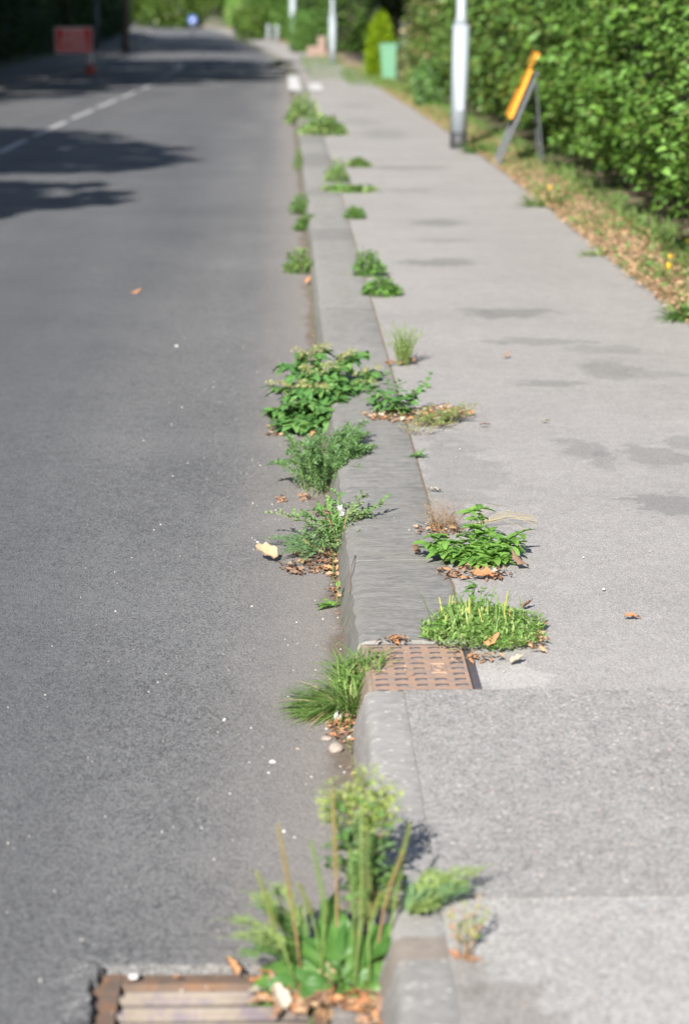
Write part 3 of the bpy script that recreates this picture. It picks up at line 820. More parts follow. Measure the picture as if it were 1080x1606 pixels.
# ---- small withered weed on the path
ww = base_thing("withered_weed", "small withered weed with orange foot and yellow-green tips beside the kerb end", "weed", 724, 1505, KT)
herb(ww, 6, (-1.2, 2.2), (.02, .06), (.06, .13), [(T_tiny, 'tiny', M_pale), (T_tiny, 'tiny', M_pale), (T_tiny, 'tiny', M_tassel), (T_tiny, 'tiny', M_orange)], 8, .028, 31, M_stemr, 2, .3, (.2, 1.1), True, .0014)
for k in range(7):
    single(ww, T_dead3, 'dead3', M_orange, LM(Vector((rg.uniform(-.015, .03), rg.uniform(-.02, .03), .006)), rg.uniform(0, 6.3), rg.uniform(-.1, .5), 0, rg.uniform(.015, .03)))

# ---- grass tufts
def grass_tuft(name, label, p, n, hgt, rad, lean=(0, 0), seed=0, mats=(M_grass, M_straw), straw=.12, cat="grass", group=None, width=1.6, flatten=.0):
    rg = random.Random(seed); Ms = [[], []]
    for k in range(n):
        a = rg.uniform(0, 6.283); r_ = rad * rg.random() ** .7
        pitch = 1.35 - rg.random() ** 1.1 * 1.0 - flatten
        d = Vector((math.sin(a) * math.cos(pitch) + lean[0], math.cos(a) * math.cos(pitch) + lean[1], math.sin(pitch)))
        az = math.atan2(d.x, d.y); pi_ = math.atan2(d.z, math.hypot(d.x, d.y))
        L = hgt * rg.uniform(.5, 1.1)
        Ms[1 if rg.random() < straw else 0].append(LM(Vector((math.sin(a) * r_, math.cos(a) * r_, 0)), az, pi_, rg.uniform(-.5, .5), L, L * width))
    t_ = thing(name, label, cat, p, 0, group)
    for M_, mt in zip(Ms, mats):
        if M_: link("blades", bulk("blades", T_blade, M_, mt, seed), None, t_, kind="stuff")
    return t_
pg = gp(552, 1130, 0)
gt_ = grass_tuft("grass_tuft", "long green grass tuft growing out of the kerb inlet beside the iron cover", (XB - .015, pg.y + .08, 0), 320, .16, .04, (-.50, -.15), 2)
Ms = []
rg = random.Random(14)
for k in range(330):
    p = Vector((rg.uniform(-.02, .10), rg.uniform(.03, .17), rg.uniform(.02, .09)))
    Ms.append(LM(p, rg.uniform(-1.6, 1.6), rg.uniform(.5, 1.3), rg.uniform(-.5, .5), rg.uniform(.06, .12), .20))
for k in range(260):
    p = Vector((rg.uniform(-.11, .01), rg.uniform(-.08, .12), 0))
    Ms.append(LM(p, -1.4 + rg.uniform(-.9, .9), rg.uniform(.15, 1.1), rg.uniform(-.5, .5), rg.uniform(.05, .11), .16))
link("blades", bulk("blades", T_blade, Ms, M_grass, 3), None, gt_, kind="stuff")
Ms = [LM(Vector((rg.uniform(-.10, .0), rg.uniform(-.09, .0), 0)), -1.5 + rg.uniform(-.6, .6), rg.uniform(.02, .5), 0, rg.uniform(.05, .09), .13) for k in range(60)]
Ms += [LM(Vector((rg.uniform(.02, .10), rg.uniform(.05, .14), .09)), rg.uniform(0, 6.3), rg.uniform(.4, 1.2), 0, rg.uniform(.04, .08), .10) for k in range(45)]
link("dry_blades", bulk("dry_blades", T_blade, Ms, M_straw, 5), None, gt_, kind="stuff")

# ---- little dandelion by the gutter
dl = base_thing("dandelion", "tiny lobed green rosette alone in the gutter left of the wide kerb", "weed", 520, 955, 0)
for k, a in enumerate([-1.6, -1.2, -.7, -2.1, .2, -1.9, .8]):
    single(dl, T_mint2 if k % 2 else T_lobe, 'm2' if k % 2 else 'lobe', M_bright, LM(Vector((0, .0, .01)), a, .35 + .1 * (k % 3), .1, .055 if k < 4 else .04))
g = G(); g.tube([(.01, .0, .0), (.02, .0, .05), (.018, .01, .085)], .0015, 5); link("stem", g.mesh("stem", True), M_stemg, dl)
single(dl, T_mint2, 'm2', M_bright, LM(Vector((.018, .01, .07)), .3, .9, 0, .03)); single(dl, T_mint2, 'm2', M_bright, LM(Vector((.018, .01, .06)), 3., .6, 0, .025))

# ---- thistle-like weed sprawling over the granite kerb
th = base_thing("thistle", "spiny sprawling thistle growing between road and wide kerb", "weed", 533, 862, 0.02)
rg = random.Random(17)
tb = Vector((0, 0, 0))
arms = [((600, 787), .10, 9), ((568, 775), .18, 7), ((530, 772), .15, 6), ((550, 800), .02, 7), ((512, 790), .12, 7), ((432, 805), .22, 10), ((500, 800), .05, 6), ((576, 800), .08, 8), ((470, 808), .28, 8), ((545, 830), .0, 5), ((520, 815), .05, 6), ((560, 795), .12, 7)]
for i, ((tx, ty), dy, nl_) in enumerate(arms):
    tip = loc(th, at_y(tx, ty, th.location.y + dy)); tip.z = max(tip.z, .015)
    mid = tip * .5 + Vector((0, 0, .035)); pts = [tb, mid * .55, mid, tip * .8 + Vector((0, 0, .012)), tip]
    g = G(); g.tube(pts, [.003, .0026, .002, .0016, .001], 5, False); link("stem", g.mesh("stem", True), M_stemg if i % 3 else M_stemr, th)
    for k in range(nl_ + 9):
        t_ = .12 + .88 * k / (nl_ + 9); p, d = at_t(pts, t_); daz = math.atan2(d.x, d.y)
        single(th, T_spine, 'spine', M_thist if i % 2 else M_mid, LM(p, daz + rg.choice((-1, 1)) * rg.uniform(.3, 1.1), rg.uniform(.0, .9), rg.uniform(-.6, .6), rg.uniform(.030, .062)))
cb = [[], [], []]
for k in range(420):
    p = Vector((rg.gauss(-.02, .055), rg.gauss(.04, .08), abs(rg.gauss(.03, .035)) + .005))
    cb[k % 3].append(LM(p, rg.uniform(0, 6.3), rg.uniform(-.1, 1.1), rg.uniform(-.6, .6), rg.uniform(.018, .036)))
for b_, m_ in zip(cb, (M_thist, M_blue, M_mid)): link("small_leaves", bulk("small", T_spine, b_, m_, 9), None, th, kind="stuff")
fz = [LM(Vector((.005 + rg.gauss(0, .006), .08 + rg.gauss(0, .006), .115 + rg.gauss(0, .008))), rg.uniform(0, 6.3), rg.uniform(0, 1.5), 0, .012) for k in range(60)]
link("seed_fluff", bulk("fluff", T_bead, fz, leaf_mat("white_fluff", (.7, .7, .72), (.8, .8, .82), 0, .3), 2), None, th, kind="stuff")
# low blue-green sprays lying on the road left of it
sp = base_thing("creeping_weed", "low blue-green creeping weed lying on the road left of the thistle", "weed", 500, 868, 0)
for i, (tx, ty, l_) in enumerate([(408, 842, .04), (425, 838, .04), (455, 835, .03), (438, 868, .03), (455, 862, .03), (470, 880, .03), (490, 845, .04), (440, 852, .03)]):
    q = gp(tx, ty + 6, .02); tip = loc(sp, q); frond(sp, [Vector((0, 0, .005)), tip * .35 + Vector((0, 0, .03)), tip * .7 + Vector((0, 0, .02)), tip + Vector((0, 0, .01))], M_blue, .034, 16, 60 + i, 4)

# ---- fine bushy green weed behind it
fb = base_thing("bushy_weed", "low bushy fine-leaved green weed spreading from the gutter onto the wide kerb", "weed", 535, 775, 0.0)
rg = random.Random(23)
bM = {0: [], 1: []}
for s in range(78):
    if s < 48: b = Vector((rg.uniform(-.15, .03), rg.uniform(-.06, .34), 0)); tip = b + Vector((rg.uniform(-.11, .06), rg.uniform(-.02, .15), rg.uniform(.09, .20)))
    else: b = Vector((rg.uniform(-.03, .03), rg.uniform(.08, .42), .03)); tip = b + Vector((rg.uniform(.0, .15), rg.uniform(.0, .2), rg.uniform(.09, .17)))
    if s in (76, 75): tip = loc(fb, at_y(588, 700, b.y + fb.location.y + .25))
    if s in (77, 74): tip = loc(fb, at_y(422, 728, fb.location.y + .1)); tip.z = max(tip.z, .1)
    pts = [b, b.lerp(tip, .4) + Vector((0, 0, .02)), b.lerp(tip, .75) + Vector((0, 0, .015)), tip]
    g = G(); g.tube(pts, [.0014, .0012, .001, .0006], 4, False); link("stem", g.mesh("stem", True), M_stemg, fb)
    for k in range(125):
        t_ = .1 + .9 * rg.random(); p, d = at_t(pts, t_)
        bM[k % 2 and 1].append(LM(p + Vector((rg.gauss(0, .006), rg.gauss(0, .006), rg.gauss(0, .004))), rg.uniform(0, 6.3), rg.uniform(-.1, 1.2), rg.uniform(-.5, .5), rg.uniform(.014, .030)))
link("small_leaves", bulk("small", T_lan, bM[0], M_blue, 5), None, fb, kind="stuff")
link("small_leaves", bulk("small", T_lan, bM[1], M_mid, 6), None, fb, kind="stuff")

# ---- the big nettle
nt = base_thing("nettle", "large nettle clump with pale tassels spilling over the wide kerb onto the road", "weed", 512, 672, 0.0)
rg = random.Random(41)
NL = [(T_ov, 'ov', M_nettle), (T_ov2, 'ov2', M_nettle), (T_ov, 'ov', M_mid)]
ntips = [(430, 600, .10), (445, 565, .25), (470, 548, .4), (505, 540, .6), (545, 548, .7), (570, 545, .75), (590, 575, .7), (480, 575, .25), (520, 570, .3), (535, 585, .3), (425, 640, -.05),
         (450, 630, -.1), (480, 625, -.12), (505, 640, -.15), (460, 665, -.2), (440, 660, -.15), (490, 670, -.22), (560, 595, .3), (585, 600, .45), (500, 605, .05), (470, 600, .05), (540, 620, .1), (515, 655, -.15), (555, 625, .2)]
tassel = []; nb_ = [[], []]
for i, (tx, ty, dy) in enumerate(ntips):
    tip = loc(nt, at_y(tx, ty + 6, nt.location.y + dy)); tip.z = max(tip.z, .05)
    b = Vector((rg.uniform(-.12, .03), rg.uniform(-.12, .15) + dy * .3, 0))
    pts = [b, b.lerp(tip, .4) + Vector((0, 0, .04)), b.lerp(tip, .75) + Vector((0, 0, .03)), tip]
    g = G(); g.tube(pts, [.0028, .0024, .002, .0012], 5, False); link("stem", g.mesh("stem", True), M_stemg, nt)
    nn = 6; 
    for k in range(nn):
        t_ = .28 + .72 * k / (nn - 1); p, d = at_t(pts, t_)
        for q in range(2):
            a = (k % 2) * 1.57 + q * 3.14 + rg.uniform(-.5, .5) + i
            T, key, mt = rg.choice(NL)
            single(nt, T, key, mt, LM(p, a, rg.uniform(-.45, .35), rg.uniform(-.3, .3), rg.uniform(.065, .105) * (1.1 - .3 * t_)))
            for w in range(2):
                p2, _ = at_t(pts, rg.uniform(.2, .95)); nb_[rg.randrange(2)].append(LM(p2, rg.uniform(0, 6.3), rg.uniform(-.5, .4), rg.uniform(-.4, .4), rg.uniform(.05, .085)))
    if ty < 612 and i % 4 != 1:
        for q in range(9):
            p, d = at_t(pts, rg.uniform(.6, 1)) ; a = rg.uniform(0, 6.3)
            for u in np.linspace(0, 1, 16):
                tassel.append(LM(p + Vector((math.sin(a) * .045 * u, math.cos(a) * .045 * u, .035 * u - .04 * u * u + .022)) + Vector((rg.gauss(0, .003), rg.gauss(0, .003), rg.gauss(0, .003))), rg.uniform(0, 6.3), rg.uniform(-1, 1), 0, .0105))
link("flower_tassels", bulk("tassels", T_bead, tassel, M_tassel, 3), None, nt, kind="stuff")
for b_, m_ in zip(nb_, (M_nettle, M_mid)): link("small_leaves", bulk("small", T_ov, b_, m_, 3), None, nt, kind="stuff")
n2 = base_thing("nettle", "small low nettle sprawling on the path right of the large nettle clump", "weed", 612, 652, KT)
herb(n2, 11, (-1.5, 1.9), (.06, .27), (.09, .18), NL, 6, .066, 77, M_stemg, 2, .25, (-.2, .5), True, .002, spread=.08)
tr = base_thing("trailing_weed", "pale trailing weed with dead stems lying across the path beyond the granite kerb", "weed", 680, 665, KT)
herb(tr, 26, (.2, 2.4), (.05, .22), (.03, .09), [(T_tiny, 'tiny', M_pale), (T_tiny, 'tiny', M_mid)], 14, .026, 78, M_stemr, 2, .2, (-.1, .9), False, .0012, spread=.09)
herb(tr, 14, (2.4, 5.2), (.03, .15), (.02, .05), [(T_tiny, 'tiny', M_pale), (T_tiny, 'tiny', M_thist)], 12, .018, 79, M_stemr, 2, .2, (-.1, .9), False, .0012, spread=.07)
rs = base_thing("rosette_weed", "tiny green rosette in the back joint of the kerb below the trailing weed", "weed", 656, 716, KT)
for k in range(16): single(rs, T_lan if k % 2 else T_mint2, 'lan' if k % 2 else 'm2', M_mid, LM(Vector((0, 0, .004)), k * .9, rg.uniform(.1, .9), 0, rg.uniform(.03, .05)))
tr2 = base_thing("trailing_weed", "sparse pale weed drooping onto the kerb just above the tiny rosette", "weed", 655, 680, KT)
herb(tr2, 12, (1.2, 5.), (.02, .07), (.03, .07), [(T_tiny, 'tiny', M_pale)], 9, .016, 80, M_stemr, 2, .2, (-.1, .9), False, .0011, spread=.05)
# ---- pale upright feathery weed
pf = base_thing("pale_weed", "pale yellow-green upright weed on the path beyond the nettles", "weed", 632, 572, KT)
herb(pf, 42, (0, 6.283), (.02, .10), (.10, .21), [(T_tiny, 'tiny', M_pale), (T_lan, 'lan', M_pale)], 14, .028, 81, M_stemg, 2, .15, (.1, 1.2), False, .0013, spread=.03)
for k in range(14): single(pf, T_dead3, 'dead3', M_orange if k % 2 else M_dryleaf, LM(Vector((rg.uniform(-.09, .07), rg.uniform(-.05, .03), .01)), rg.uniform(0, 6.3), rg.uniform(0, .9), 0, .035))

# ---- bright mint-like weed right of the kerb
mt_ = base_thing("mint_weed", "bright green leafy weed in the joint right of the granite kerb", "weed", 745, 880, KT)
nb_ = []
MLf = [(T_mint, 'mint', M_bright), (T_mint2, 'mint2', M_bright), (T_mint, 'mint', M_bright)]
rg = random.Random(51)
mt_tips = [(668, 850, .0), (690, 862, -.03), (700, 845, .03), (722, 862, -.04), (735, 800, .18), (752, 795, .2), (745, 825, .1), (760, 850, .0), (785, 845, .03), (812, 835, .06), (800, 858, .0), (775, 880, -.07), (745, 885, -.09), (715, 880, -.06), (790, 885, -.05), (730, 835, .1), (770, 830, .1), (808, 850, .05), (680, 838, .04), (740, 858, -.02), (765, 868, -.05)]
for i, (tx, ty, dy) in enumerate(mt_tips):
    tip = loc(mt_, at_y(tx, ty + 3, mt_.location.y + dy)); tip.z = max(tip.z, .02)
    b = Vector((tip.x * .45 + rg.uniform(-.02, .02), dy * .5, 0)); pts = [b, b.lerp(tip, .5) + Vector((0, 0, .012)), tip]
    g = G(); g.tube(pts, [.002, .0017, .001], 5, False); link("stem", g.mesh("stem", True), M_stemg, mt_)
    for k in range(4):
        t_ = .3 + .7 * k / 3; p, d = at_t(pts, t_)
        for q in range(2 + (k == 3) * 2):
            a = (k % 2) * 1.57 + q * (3.14 if k < 3 else 1.57) + rg.uniform(-.5, .5) + i * .7
            T, key, m_ = rg.choice(MLf)
            single(mt_, T, key, m_, LM(p, a, rg.uniform(-.15, .6), rg.uniform(-.3, .3), rg.uniform(.040, .068) * (1.05 - .15 * t_)))
            p2, _ = at_t(pts, rg.uniform(.2, 1)); nb_.append(LM(p2 + Vector((rg.gauss(0, .012), rg.gauss(0, .02), 0)), rg.uniform(0, 6.3), rg.uniform(-.1, .7), rg.uniform(-.4, .4), rg.uniform(.025, .05)))
link("small_leaves", bulk("small", T_mint2, nb_, M_bright, 3), None, mt_, kind="stuff")
dr = base_thing("dry_weed", "dry straw-coloured weed skeleton behind the bright leafy weed", "weed", 697, 832, KT)
herb(dr, 60, (0, 6.283), (.03, .12), (.04, .12), [(T_tiny, 'tiny', M_straw), (T_tiny, 'tiny', M_brownleaf), (T_lan, 'lan', M_thist)], 7, .014, 91, M_stemr, 1, .2, (0, 1.), False, .0009, spread=.05)
g = G()
for k in range(9):
    a = rg.uniform(.3, 2.4); g.tube([(.10, .06, .004), (.10 + math.sin(a) * .12, .06 + math.cos(a) * .15, .03 + .03 * rg.random()), (.10 + math.sin(a) * .22, .06 + math.cos(a) * .3, .02)], .0009, 4, False)
link("dead_twigs", g.mesh("twigs"), M_straw, dr)
# ---- mat with spikes at the iron cover
kn = base_thing("mat_weed", "dense yellow-green weed mat with upright spikes beside the iron cover", "weed", 757, 1000, KT)
rg = random.Random(61); m1, m2, m3 = [], [], []
for k in range(5600):
    a = rg.uniform(0, 6.283); r_ = math.sqrt(rg.random())
    x = math.sin(a) * r_ * .175 + .0; y = math.cos(a) * r_ * .22 + .045
    if y > .1: x *= .72
    if x < -.06 and y < -.06 and rg.random() < .5: continue
    r_ *= .82 + .2 * math.sin(a * 3 + 1) + .08 * math.sin(a * 7); z = .062 * max(0, 1 - r_ ** 2) * rg.random() ** .8 + .006
    (m1 if rg.random() < .55 else m2).append(LM(Vector((x, y, z)), rg.uniform(0, 6.3), rg.uniform(-.1, 1.), rg.uniform(-.6, .6), rg.uniform(.010, .024)))
link("small_leaves", bulk("small", T_tiny, m1, M_bright, 7), None, kn, kind="stuff"); link("small_leaves", bulk("small", T_tiny, m2, M_pale, 8), None, kn, kind="stuff")
for k in range(90):
    p = Vector((rg.gauss(-.01, .055), rg.gauss(.08, .07), .01))
    single(kn, T_blade2, 'bl2', M_grass, LM(p, rg.uniform(-1.5, 1.5), rg.uniform(.9, 1.5), rg.uniform(-.4, .4), rg.uniform(.05, .13), .30), "blade")
for k in range(34):
    p = Vector((rg.uniform(-.11, .08), rg.uniform(-.02, .14), 0)); h_ = rg.uniform(.045, .115); az = rg.uniform(-1.5, 1.5)
    tp = p + Vector((math.sin(az) * .02, .01, h_)); g = G(); g.tube([p, p.lerp(tp, .5), tp], [.001, .0032, .0018], 5); link("flower_spike", g.mesh("spike", True), M_seed if k % 2 else M_pale, kn)
for k in range(26):
    single(kn, T_mint2, 'mint2', M_bright, LM(Vector((-.015 + rg.uniform(-.03, .03), .12 + rg.uniform(-.04, .07), rg.uniform(.03, .12))), rg.uniform(0, 6.3), rg.uniform(.1, .8), 0, .04))
for k in range(14):
    single(kn, T_mint2, 'mint2', M_bright, LM(Vector((-.09 + rg.uniform(-.03, .03), .06 + rg.uniform(-.05, .04), .03)), rg.uniform(-2.6, -.6), rg.uniform(.1, .7), 0, .035))

# ---- blurred weeds farther along the kerb
far = [  # px, py, off, half width px, height px, mats, label, kind
    (578, 432, KT, 24, 40, (M_mid, M_bright), "tall green weed behind the kerb, farther of the touching pair"),
    (598, 462, KT, 28, 26, (M_mid, M_bright), "broad green weed behind the kerb, nearer of the touching pair"),
    (468, 428, 0, 22, 36, (M_mid, M_pale), "green weed with orange litter alone in the gutter"),
    (482, 362, 0, 20, 24, (M_mid, M_bright), "small dark weed leaning onto the kerb below a brighter one"),
    (471, 336, 0, 16, 32, (M_bright, M_mid), "bright green weed in the gutter against the kerb face"),
    (556, 342, KT, 16, 18, (M_bright, M_mid), "small bright weed behind the kerb under a trailing grass line"),
    (548, 299, KT, 40, 5, (M_pale, M_mid), "thin line of trailing grass across kerb and path"),
    (528, 285, KT, 17, 34, (M_pale, M_bright), "yellow-green weed standing behind the kerb"),
    (562, 261, KT, 17, 13, (M_pale, M_mid), "flat pale weed on the path beside the yellow-green one"),
    (468, 268, 0, 8, 34, (M_pale, M_mid), "narrow weed with dry foot in the gutter"),
    (508, 211, KT, 32, 26, (M_mid, M_pale), "wide green weed lying across the kerb top"),
    (476, 195, 0, 26, 42, (M_bright, M_pale), "tall yellow-green weed farthest along the gutter before the white paint"),
    (440, 104, 0, 18, 8, (M_pale, M_mid), "low dull weed at the dropped kerb beyond the white paint")]
for i, (px, py, off, hw, hp, mats, lab) in enumerate(far):
    r0 = gp(px, py, off); s_ = gs(r0.y); r0.z = zg(r0.y) + off
    t_ = thing("kerb_weed", lab, "weed", r0, 0, "blurred weeds along the far kerb")
    rg = random.Random(200 + i); w_ = hw / s_ * 1.1; h_ = max(.025, hp / s_ * 1.15)
    big = (T_mint2, 'mint2'); n = 230 if hp > 8 else 130
    for m_i, mt in enumerate(mats):
        Ms = []
        for k in range(n):
            a = rg.uniform(0, 6.283); r_ = math.sqrt(rg.random()); z = h_ * (1 - r_ * r_ * .8) * rg.random() ** .7
            Ms.append(LM(Vector((math.sin(a) * r_ * w_, math.cos(a) * r_ * w_ * .9, z)), rg.uniform(0, 6.3), rg.uniform(-.3, 1.1), rg.uniform(-.5, .5), rg.uniform(.25, .5) * min(.3, max(.06, w_ * .8))))
        link("small_leaves", bulk("small", T_mint2, Ms, mt, i * 3 + m_i), None, t_, kind="stuff")
    for k in range(9):
        a = rg.uniform(0, 6.28); g = G(); g.tube(curve_stem((0, 0, 0), a, w_ * .8, h_ * .9, 4, 0, .01, rg), [.003, .0025, .002, .001], 4, False)
        link("stem", g.mesh("stem", True), M_stemg, t_)
# ------------------------------------------------------------------ dead leaves, stones, gutter litter
def dead(px, py, off, L, T, key, mat, az, pitch, label, roll=0., lift=.012):
    p = gp(px, py, off); p.z += lift
    me = tmpl_mesh("dead_leaf", T, mat)
    o = thing("dead_leaf", label, "leaf", p, 0, None, me)
    o.matrix_world = LM(p, az, pitch, roll, L)
    return o
dead(436, 882, 0, .085, T_dead2, 'd2', M_dryleaf, -1.4, .15, "large round tan leaf at the left end of the litter under the thistle", -.5, .02)
dead(452, 892, 0, .05, T_dead3, 'd3', M_palelf, .6, .15, "narrow whitish leaf right of the large round tan leaf")
dead(497, 868, 0, .06, T_dead, 'd1', M_orange, -1.2, .25, "bright orange curled leaf under the thistle", .2, .02)
dead(527, 900, 0, .025, T_dead3, 'd3', M_orange, .3, .9, "small upright orange leaf at the kerb foot under the thistle")
dead(828, 893, KT, .085, T_dead, 'd1', M_brownleaf, -.75, .22, "big brown leaf at the right edge of the bright leafy weed", .35, .015)
dead(762, 905, KT, .07, T_dead3, 'd3', M_palelf, 1.3, .1, "whitish leaf under the front of the bright leafy weed")
dead(740, 908, KT, .10, T_dead3, 'd3', M_orange, 1.5, .08, "long reddish-brown leaf lying under the bright leafy weed", .3)
dead(656, 873, KT, .05, T_dead, 'd1', M_brownleaf, -.3, .5, "curled brown leaf at the left foot of the bright leafy weed", .5, .012)
dead(818, 957, KT, .045, T_dead2, 'd2', M_brownleaf, 1.1, .12, "curled dark leaf standing at the top right of the weed mat", -.4, .008)
dead(832, 987, KT, .055, T_dead, 'd1', M_brownleaf, 1.3, .1, "brown leaf in the right side of the weed mat", .3, .008)
dead(843, 1008, KT, .04, T_dead3, 'd3', M_dryleaf, 2.1, .2, "small tan leaf at the right edge of the weed mat")
dead(757, 1024, KT, .055, T_dead, 'd1', M_orange, 1.3, .3, "orange leaf in the front of the weed mat", .2, .03)
dead(800, 1042, KT, .045, T_dead2, 'd2', M_palelf, 1.1, .06, "pale flat leaf just below the weed mat", 0, .004)
dead(797, 990, KT, .035, T_dead3, 'd3', M_orange, .1, 1.0, "upright orange leaf sliver in the weed mat", 0, .03)
dead(728, 992, KT, .035, T_dead, 'd1', M_orange, -.8, .5, "small orange-brown leaf in the left of the weed mat", 0, .035)
dead(978, 971, KT, .05, T_dead3, 'd3', M_orange, 1.5, .12, "small orange leaf alone on the open path", .2, .008)
dead(205, 461, 0, .075, T_dead, 'd1', M_orange, 1.4, .15, "orange leaf alone on the open road", .2, .01)
dead(788, 561, KT, .05, T_dead, 'd1', M_brownleaf, 1.2, .3, "small brown leaf on the path right of the pale weed", 0, .01)
dead(752, 670, KT, .045, T_dead3, 'd3', M_brownleaf, 1.4, .2, "small brown leaf just right of the trailing weed litter", 0, .01)
dead(848, 663, KT, .04, T_dead3, 'd3', M_palelf, 1.3, .15, "tiny pale leaf out on the middle of the path", 0, .008)
dead(672, 770, KT, .05, T_dead3, 'd3', M_palelf, 1.7, .08, "pale thin leaf on the back joint of the granite kerb", 0, .006)
dead(483, 693, 0, .05, T_dead2, 'd2', M_orange, 1., .3, "orange leaf under the front of the large nettle", 0, .015)
dead(372, 1537, 0, .042, T_dead2, 'd2', M_orange, -.9, .5, "upright orange leaf on the gully grate left of the plantain", .2, .01)
dead(447, 1590, 0, .055, T_dead2, 'd2', M_palelf, -.5, .35, "whitish crumpled leaf on the gully grate below the plantain", .1, .01)
dead(390, 1562, 0, .05, T_dead3, 'd3', M_palelf, .9, .1, "pale leaf scrap lying on the gully frame", 0, .004)
dead(555, 1530, 0, .06, T_dead2, 'd2', M_orange, .4, .7, "orange-brown leaf in the heart of the plantain", 0, .03)
dead(520, 1555, 0, .06, T_dead, 'd1', M_dryleaf, -.3, .5, "tan leaf between the lower plantain leaves", 0, .03)
dead(525, 1480, 0, .05, T_dead2, 'd2', M_dryleaf, .1, 1., "pale brown leaf standing behind the plantain stalks", 0, .04)
dead(270, 1536, 0, .02, T_dead3, 'd3', M_orange, 1.4, .1, "small orange scrap on the rim of the gully grate", 0, .004)
dead(480, 448, 0, .06, T_dead2, 'd2', M_orange, 1., .5, "orange leaf at the foot of the blurred gutter weed", 0, .015)

def stone_me(seed, s, flat=.6):
    rg = random.Random(seed); import bmesh
    bm = bmesh.new(); bmesh.ops.create_icosphere(bm, subdivisions=2, radius=1)
    ax = [Vector((rg.uniform(-1, 1), rg.uniform(-1, 1), rg.uniform(-1, 1))).normalized() for _ in range(7)]
    cs = [rg.uniform(.55, .85) for _ in ax]
    for v in bm.verts:
        for a, c in zip(ax, cs):
            d = v.co.dot(a)
            if d > c: v.co -= a * (d - c) * .9
        v.co = Vector((v.co.x * s, v.co.y * s * .85, v.co.z * s * flat))
    me = bpy.data.meshes.new("stone"); bm.to_mesh(me); bm.free(); return me
M_white = plain("white_stone", (.38, .37, .355), .8, var=.15, scale=90)
M_tan = plain("tan_stone", (.26, .215, .18), .85, var=.25, scale=70, bump=.4)
def stone(px, py, off, s, mat, label, seed, flat=.6):
    p = gp(px, py, off); p.z += s * flat * .6
    return thing("stone", label, "stone", p, seed * .7, None, stone_me(seed, s, flat), mat)
stone(531, 1130, 0, .022, M_white, "angular whitish stone at the foot of the grass tuft", 1, .8)
stone(527, 1178, 0, .024, M_tan, "tan stone just below the grass tuft on the road", 2, .6)
stone(547, 1158, 0, .008, M_white, "small white chip at the kerb foot below the grass tuft", 3)
stone(512, 1160, 0, .016, M_tan, "flat brown stone left of the kerb below the grass tuft", 4, .4)
stone(428, 1197, 0, .010, M_white, "white pebble on the open road left of the near kerb", 5)
stone(352, 1130, 0, .007, M_white, "tiny pale chip out in the middle of the road", 6)
stone(445, 1305, 0, .007, M_white, "white chip on the road above the plantain", 7)
stone(421, 1213, 0, .005, M_white, "smaller white chip below the white road pebble", 8)
stone(467, 1176, 0, .007, M_tan, "orange-tan chip on the road left of the tan stone", 9)
stone(946, 925, KT, .008, M_white, "pale pebble on the path above the lone orange leaf", 10)
stone(210, 1533, 0, .014, M_white, "white pebble on the top rim of the gully grate", 11, .4)
stone(417, 853, 0, .008, M_white, "white chip on the road above the large tan leaf", 12)
stone(404, 851, 0, .006, M_white, "smaller white chip left of another by the creeping weed", 13)
stone(277, 544, 0, .014, M_white, "white pebble alone on the road far from the kerb", 14)
stone(1060, 495, KT, .028, M_white, "white stone on the far edge of the path", 15)
stone(1042, 482, KT, .024, M_tan, "pinkish stone on the edge of the verge", 16)
stone(430, 668, 0, .018, M_white, "pale stone at the left foot of the large nettle", 17)
stone(755, 905, KT, .014, M_white, "white stone under the bright leafy weed", 18)

def litter(name, label, spots, mats, seed, size=(.012, .035), n=60):
    """loose bits lying on the ground: one countless mass"""
    rg = random.Random(seed); by = [[] for _ in mats]
    for (px, py, off, rx, ry, k) in spots:
        c = gp(px, py, off)
        for i in range(k):
            a = rg.uniform(0, 6.283); r_ = math.sqrt(rg.random())
            x = c.x + math.sin(a) * r_ * rx; y = c.y + math.cos(a) * r_ * ry
            z = zg(y) + (off if not (off and x < XT) else 0) + .003 + .012 * rg.random()
            by[rg.randrange(len(mats))].append(LM(Vector((x, y, z)), rg.uniform(0, 6.3), rg.uniform(-.3, .6), rg.uniform(-.8, .8), rg.uniform(*size)))
    root = link(name, None, kind="stuff", label=label)
    for b, m in zip(by, mats):
        if b: link("leaf_bits", bulk("bits", T_dead3 if size[0] > .008 else T_tiny, b, m, seed), None, root, kind="stuff")
DM = [M_brownleaf, M_dryleaf, M_orange, M_brownleaf, M_brownleaf, M_brownleaf, M_dryleaf]
litter("leaf_litter", "brown leaf litter under the thistle", [(480, 893, 0, .09, .10, 70), (500, 872, 0, .09, .14, 80), (525, 905, 0, .012, .35, 60), (510, 820, 0, .06, .2, 40), (440, 785, 0, .03, .06, 10), (478, 783, 0, .03, .05, 10)], DM, 1, (.012, .04))
litter("leaf_litter", "dead leaves under the bright leafy weed and mat", [(745, 900, KT, .12, .10, 90), (690, 835, KT, .08, .1, 70), (820, 1000, KT, .05, .2, 60), (720, 960, KT, .03, .1, 25), (620, 1008, KT, .05, .015, 20), (745, 1035, KT, .07, .02, 25)], DM, 2, (.010, .032))
litter("leaf_litter", "pinkish dead litter round the trailing weed", [(650, 655, KT, .16, .16, 230), (700, 650, KT, .12, .16, 170), (590, 655, KT, .06, .1, 50), (430, 680, 0, .03, .15, 25)], [M_dryleaf, M_brownleaf, M_palelf, M_orange], 3, (.014, .04))
litter("leaf_litter", "leaves and soil in the gutter below the grass tuft", [(535, 1150, 0, .035, .10, 70), (545, 1135, 0, .015, .05, 30)], [M_orange, M_brownleaf, M_dryleaf], 4, (.01, .03))
